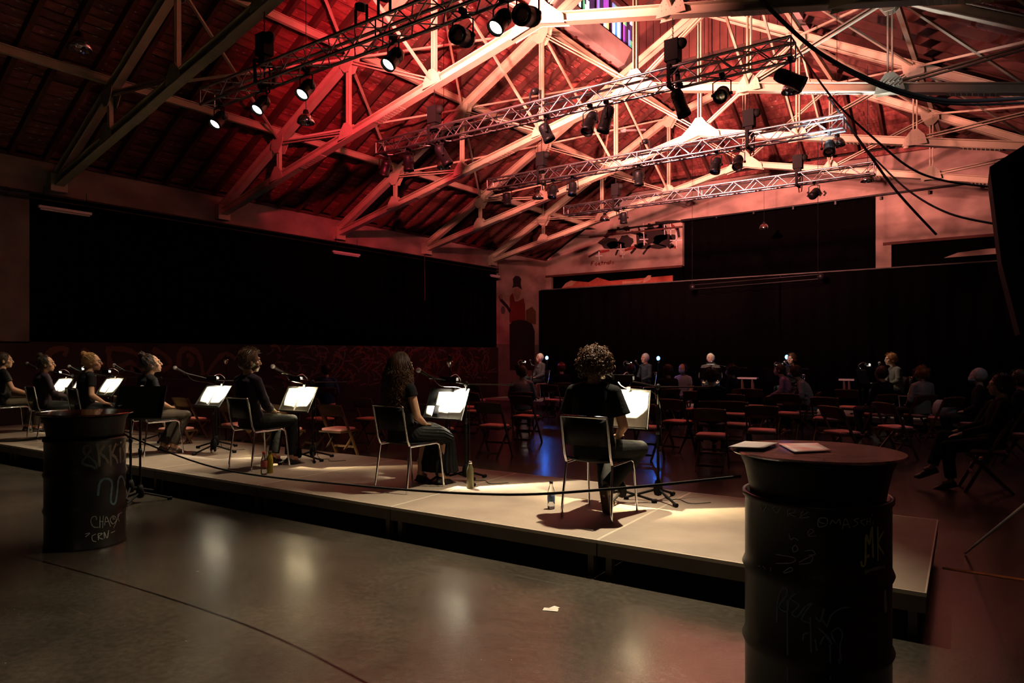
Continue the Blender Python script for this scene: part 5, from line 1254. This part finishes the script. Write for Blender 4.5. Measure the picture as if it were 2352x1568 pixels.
# pale benches by the far platform
def bench(c, rz, L, label, h=.46):
    t = empty('bench', c, rz, label, 'bench', 'pale benches'); m_ = MB(); m_.box((0, 0, h - .02), (L, .3, .04)); m_.build('bench_top', 'white', t)
    for s in (-1, 1):
        for q in (-1, 1): m_ = MB(); m_.beam((s * (L / 2 - .12), q * .12, 0), (s * (L / 2 - .12), q * .1, h - .04), .04, .04, (0, 1, 0)); m_.build('leg', 'wood_chair', t)
bench(on_z(1718, 906, .46), .1, .5, 'pale bench top catching light right of the third far performer')
bench(on_z(1945, 912, .46), .1, .35, 'pale bench top catching light left of the ginger-haired far performer')
# pipe with pulleys hanging in front of the backdrop
a = on_y(1590, 664, 19.6); b = on_y(1885, 640, 19.6)
t = empty('hanging_batten', a, 0, 'thin double pipe hanging before the black backdrop under the high curtain', 'pipe')
for dz in (0, .12): mb = MB(); mb.tube([(0, 0, dz), tuple(b - a + V((0, 0, dz)))], .014, 6); mb.build('pipe', 'black', t)
for k in (0, 1): mb = MB(); q = (b - a) * k; mb.lathe([(.001, -.05), (.09, -.04), (.09, .04), (.001, .05)], 14, q + V((0, 0, .06)), R=Matrix.Rotation(pi / 2, 3, 'X')); mb.build('pulley', 'black', t)
for k in (0, .98): q = (b - a) * k; mb = MB(); mb.tube([q + V((0, 0, .1)), q + V((0, 0, 4.0))], .006, 4); mb.build('wire', 'blackm', t)

# ------------------------------------------------------------------ audience chairs
CH = [(1135, 978, 0, 'with a bright red pad, right of the olive flask'), (1208, 956, .05, 'under the grey-shirted listener seen from behind'), (1634, 999, -.05, 'with bright red pad, right of the curly performer\'s boom stand'), (1750, 989, -.1, 'with pale back, behind the leaflets of the right drum'),
      (1934, 993, .8, 'turned sideways, behind the centre of the right drum'), (2056, 981, .9, 'turned sideways, behind the right rim of the right drum'), (1812, 949, .1, 'behind the listeners sitting close together'), (1898, 961, .1, 'to the right of the pair of listeners'),
      (1692, 975, .05, 'between two others left of the right drum'), (1688, 951, .05, 'in the row behind, left of the right drum'), (1556, 968, .3, 'half hidden by the curly performer\'s boom stand'), (1484, 981, .1, 'behind the curly performer\'s music stand'), (1735, 933, .2, 'small and dark, in a far row left of the listeners'),
      (1270, 919, 0, 'small, in the far row near the left blue lamp'), (1092, 919, 0, 'small, above the olive flask, far row'), (1075, 935, .1, 'partly behind the flask-side music stand'), (1088, 945, 0, 'just left of the grey-shirted listener'),
      (1005, 985, .1, 'behind the music stand of the long-haired performer'), (850, 962, .1, 'left of the long-haired performer'), (778, 985, .0, 'between the bearded and long-haired performers'), (735, 962, .2, 'just right of the bearded performer\'s stand'), (655, 985, .1, 'behind the bearded performer\'s music stand'),
      (610, 962, .0, 'behind the bearded performer'), (545, 975, .1, 'between the two music stands on the left'), (405, 985, .0, 'lit orange, right of the performer in cropped trousers'), (440, 962, .1, 'behind the left music stand'), (290, 955, .1, 'far left, behind the black floor stand'),
      (1380, 930, .1, 'hidden behind the curly-haired performer'), (1950, 935, .2, 'far row, left of the dark seated listener'), (1600, 940, .0, 'far row, behind the boom stand of the curly-haired performer')]
for px, py, a, l in CH:
    q = on_z(px, py, .46); fold_chair(q, RZ0 + .1 - a, 'wooden folding chair %s' % l if 'red pad' in l else 'folding chair with red pad, %s' % l)
# ------------------------------------------------------------------ audience
def listener(px, f, rz, L, chair=True, **o):
    q = at(px, HZ, f); o.setdefault('det', .3); o.setdefault('vox', .014)
    if chair: fold_chair(q, rz, 'wooden folding chair under the ' + L.split(',')[0].replace('person', 'listener'))
    figure((q.x, q.y, 0.015), rz, L, group='listeners in the audience', seed=int(px), **o)
VR = YAW
listener(1200, 13.3, VR - .1, 'person in a grey shirt seen from behind, left of the curly-haired performer', hairk='grey', hairc='hair_dark', top='cloth_pale_grey', sleeve='long', arms='knee', lean=.02)
listener(1288, 17.5, VR + .2, 'person with a red cap among the far rows, right of the left blue lamp', hairk='short', top='cloth_black', sleeve='long', cap='redcap')
listener(1448, 15.5, VR, 'person in black seen from behind, right of the curly-haired performer', hairk='short', hairc='hair_dark', top='cloth_black', sleeve='long')
listener(1530, 14.5, VR + .3, 'person in dark clothes below the right blue lamp', hairk='short', hairc='hair_dark', top='cloth_charcoal', sleeve='long')
listener(1566, 16.0, VR + 2.6, 'person with a face mask and white shirt facing the viewer', hairk='pony', hairc='hair_dark', top='cloth_white', sleeve='short', mask=True, w=.9)
listener(1632, 10.9, VR - .1, 'person with dark curly hair seen from behind, in front of the third far performer', hairk='curly', hairc='hair_dark', top='cloth_black', sleeve='long')
listener(1674, 14.5, VR + .8, 'person with pale mask and bushy hair, in black', hairk='curly', hairc='hair_dark', top='cloth_black', sleeve='long', mask=True)
listener(1802, 15.0, VR + 1.0, 'person in a lilac shirt leaning toward a neighbour', hairk='grey', hairc='hair_dark', top='cloth_lilac', sleeve='long', lean=.12, arms='knee')
listener(1852, 13.2, VR + 1.1, 'person in a grey shirt bending forward in profile, right of the lilac shirt', hairk='short', hairc='hair_dark', top='cloth_pale_grey', sleeve='long', lean=.2, arms='knee', mask=True)
listener(2018, 12.6, VR + .3, 'person in black with pale jeans below the ginger-haired far performer', hairk='short', hairc='hair_dark', top='cloth_black', sleeve='long', bottom='cloth_slate')
listener(2110, 12.4, VR + .2, 'person with curly grey-brown hair and patterned top, right of the ginger-haired far performer', hairk='curly', hairc='hair_ginger', top='cloth_pale_taupe', sleeve='long')
listener(2236, 11.0, VR + .9, 'grey-haired person with a face mask looking left, far right of the audience', hairk='grey', hairc='hair_grey', top='cloth_charcoal', sleeve='long', mask=True, skin='pale')
listener(2330, 9.6, VR + .6, 'person in dark clothes at the right edge of the picture', hairk='short', hairc='hair_dark', top='cloth_black', sleeve='long')
listener(750, 15.0, VR + .2, 'person in blue seen from behind, beyond the bearded performer\'s stand', hairk='short', hairc='hair_dark', top='cloth_blue', sleeve='long')
q = at(2262, HZ, 7.9)
fold_chair(q, VR + 1.15, 'pale wooden folding chair nearest on the right, under a person in black'); figure((q.x, q.y, .015), VR + 1.15, 'person in black with legs stretched to the left, nearest listener on the right', vox=.012, det=.6, hairk='short', hairc='hair_dark', top='cloth_black', sleeve='long', bottom='cloth_black', legs='crossed', arms='knee', group='listeners in the audience', lean=-.08)
# cloth bag on a chair
mb = MB(); q = on_z(2168, 955, .5); mb.loft([[V((.16 * k * (1 + .15 * sin(3 * a)) * cos(a), .09 * k * sin(a), z)) for a in [2 * pi * j / 18 for j in range(18)]] for z, k in ((0, .8), (.02, 1), (.12, 1.05), (.22, .9), (.28, .6))])
o = mb.build('cloth_bag', 'cloth_white', None, (q.x, q.y, .49)); tag(o, 'pale cloth bag on a folding chair left of the masked grey-haired listener', 'bag')
fold_chair((q.x, q.y, 0), VR + .3, 'wooden folding chair with red pad carrying the pale cloth bag')
mb = MB(); q = on_z(1805, 968, .0); q = at(1806, HZ, 11.2)
# ------------------------------------------------------------------ overhead cables, loudspeaker, tube lamps, pole
def cable(pts, r, label, n=8):
    mb = MB(); mb.tube(smooth_path([at(*p) for p in pts], n), r, 8); tag(mb.build('cable', 'rope'), label, 'cable', 'overhead cables')
cable([(1690, -90, 9), (1740, -10, 9), (1860, 105, 9), (1960, 165, 9), (2080, 212, 9), (2200, 232, 9), (2400, 222, 9)], .026, 'thick black cable bundle sweeping from the top to the right edge')
cable([(1700, -90, 9.1), (1752, -2, 9.1), (1870, 112, 9.1), (1965, 174, 9.1), (2090, 222, 9.1), (2210, 240, 9.1), (2400, 234, 9.1)], .016, 'thinner black cable just under the thick bundle')
cable([(1822, 94, 11.7), (1850, 140, 11), (1920, 235, 10), (2010, 320, 9.5), (2090, 385, 9), (2170, 415, 8.6), (2292, 431, 8.2)], .014, 'black cable from the end of the second truss to the loudspeaker')
cable([(1938, 272, 11.8), (1975, 325, 11.5), (2020, 375, 11.2), (2090, 440, 10), (2180, 490, 9), (2295, 516, 8.3)], .014, 'black cable from the end of the third truss to the loudspeaker')
cable([(1902, 222, 12.2), (1990, 345, 12.3), (2060, 440, 12.5), (2150, 538, 13)], .022, 'black cable hanging diagonally before the upper right wall')
# flown loudspeaker
tl = at(2273, 383, 7.2); t = empty('loudspeaker', tl, 0, 'large black loudspeaker hanging tilted at the right edge of the picture', 'loudspeaker')
mb = MB(); Rr = Matrix.Rotation(YAW - .58, 3, 'Z') @ Matrix.Rotation(-.10, 3, 'Y'); Wd, Dp, Hh = 1.3, .9, 1.75
def LP(x, y, z): return Rr @ V((x, y, z))
pts = [(0, 0, 0), (.45, 0, .22), (Wd, 0, .3), (Wd, 0, -Hh), (.08, 0, -Hh), (0, 0, -1.0)]
vs = [LP(*p) for p in pts] + [LP(p[0], Dp, p[2]) for p in pts]; n = 6
mb.add(vs, [tuple(range(n)), tuple(range(2 * n - 1, n - 1, -1))] + [(i, i + n, (i + 1) % n + n, (i + 1) % n) for i in range(n)]); mb.build('cabinet', 'blackm', t)
mb = MB(); mb.box(LP(.68, -.012, -.75), (1.05, .02, 1.5), Rr); mb.build('grille', 'velvet', t)
mb = MB(); mb.box(LP(.45, -.02, -.3), (.3, .03, .1), Rr); mb.build('handle', 'black', t)
for x in (.4, 1.0): mb = MB(); a_ = LP(x, .45, .15); mb.tube([a_, V((a_.x, a_.y, 2.6))], .012, 6); mb.build('chain', 'blackm', t)
# fluorescent tubes in front of the left curtain
def tube_lamp(p0, p1, x, label):
    a = on_x(*p0, x); b = on_x(*p1, x); z = (a.z + b.z) / 2; t = empty('tube_lamp', (x, (a.y + b.y) / 2, z), 0, label, 'tube lamp', 'unlit tube lamps on the left wall'); L = abs(b.y - a.y)
    m_ = MB(); m_.box((0, 0, .03), (.06, L, .05)); m_.build('fitting', 'white', t); m_ = MB(); m_.tube([(0, -L / 2 + .03, -.015), (0, L / 2 - .03, -.015)], .018, 10); m_.build('tube', 'white', t)
    for s in (-1, 1): m_ = MB(); m_.tube([(0, s * L * .4, .05), (0, s * L * .4, 4.75 - z)], .006, 5); m_.build('wire', 'blackm', t)
tube_lamp((88, 478), (210, 494), XL + .25, 'unlit tube lamp nearest on the left wall before the black curtain')
tube_lamp((765, 580), (826, 588), XL + .25, 'unlit tube lamp in the middle of the left wall')
tube_lamp((1127, 634), (1147, 636), XL + .25, 'unlit tube lamp beside the painted corner pillar')
mb = MB(); mb.tube([on_x(975, 583, XL + .12), on_x(976, 690, XL + .12)], .012, 6); tag(mb.build('pipe', 'graf_grey'), 'thin vertical pipe hanging before the left curtain', 'pipe')
# thin white pole leaning at the right edge
mb = MB(); mb.tube([on_z(2217, 1270, .012), at(2370, 1145, 4.3)], .009, 8); tag(mb.build('pole', 'white'), 'thin pale pole leaning at the right edge over the dark floor', 'pole')
# beacon of white light at the end of the third truss
q = on_y(1905, 300, 12.6); light('truss_end_light', 'SPOT', (q.x - .2, 12.6, 5.1), 260, (.85, .92, 1), (q.x, 12.9, 6), spot_size=radians(110), spot_blend=.7, shadow_soft_size=.04)
apply_fuse()
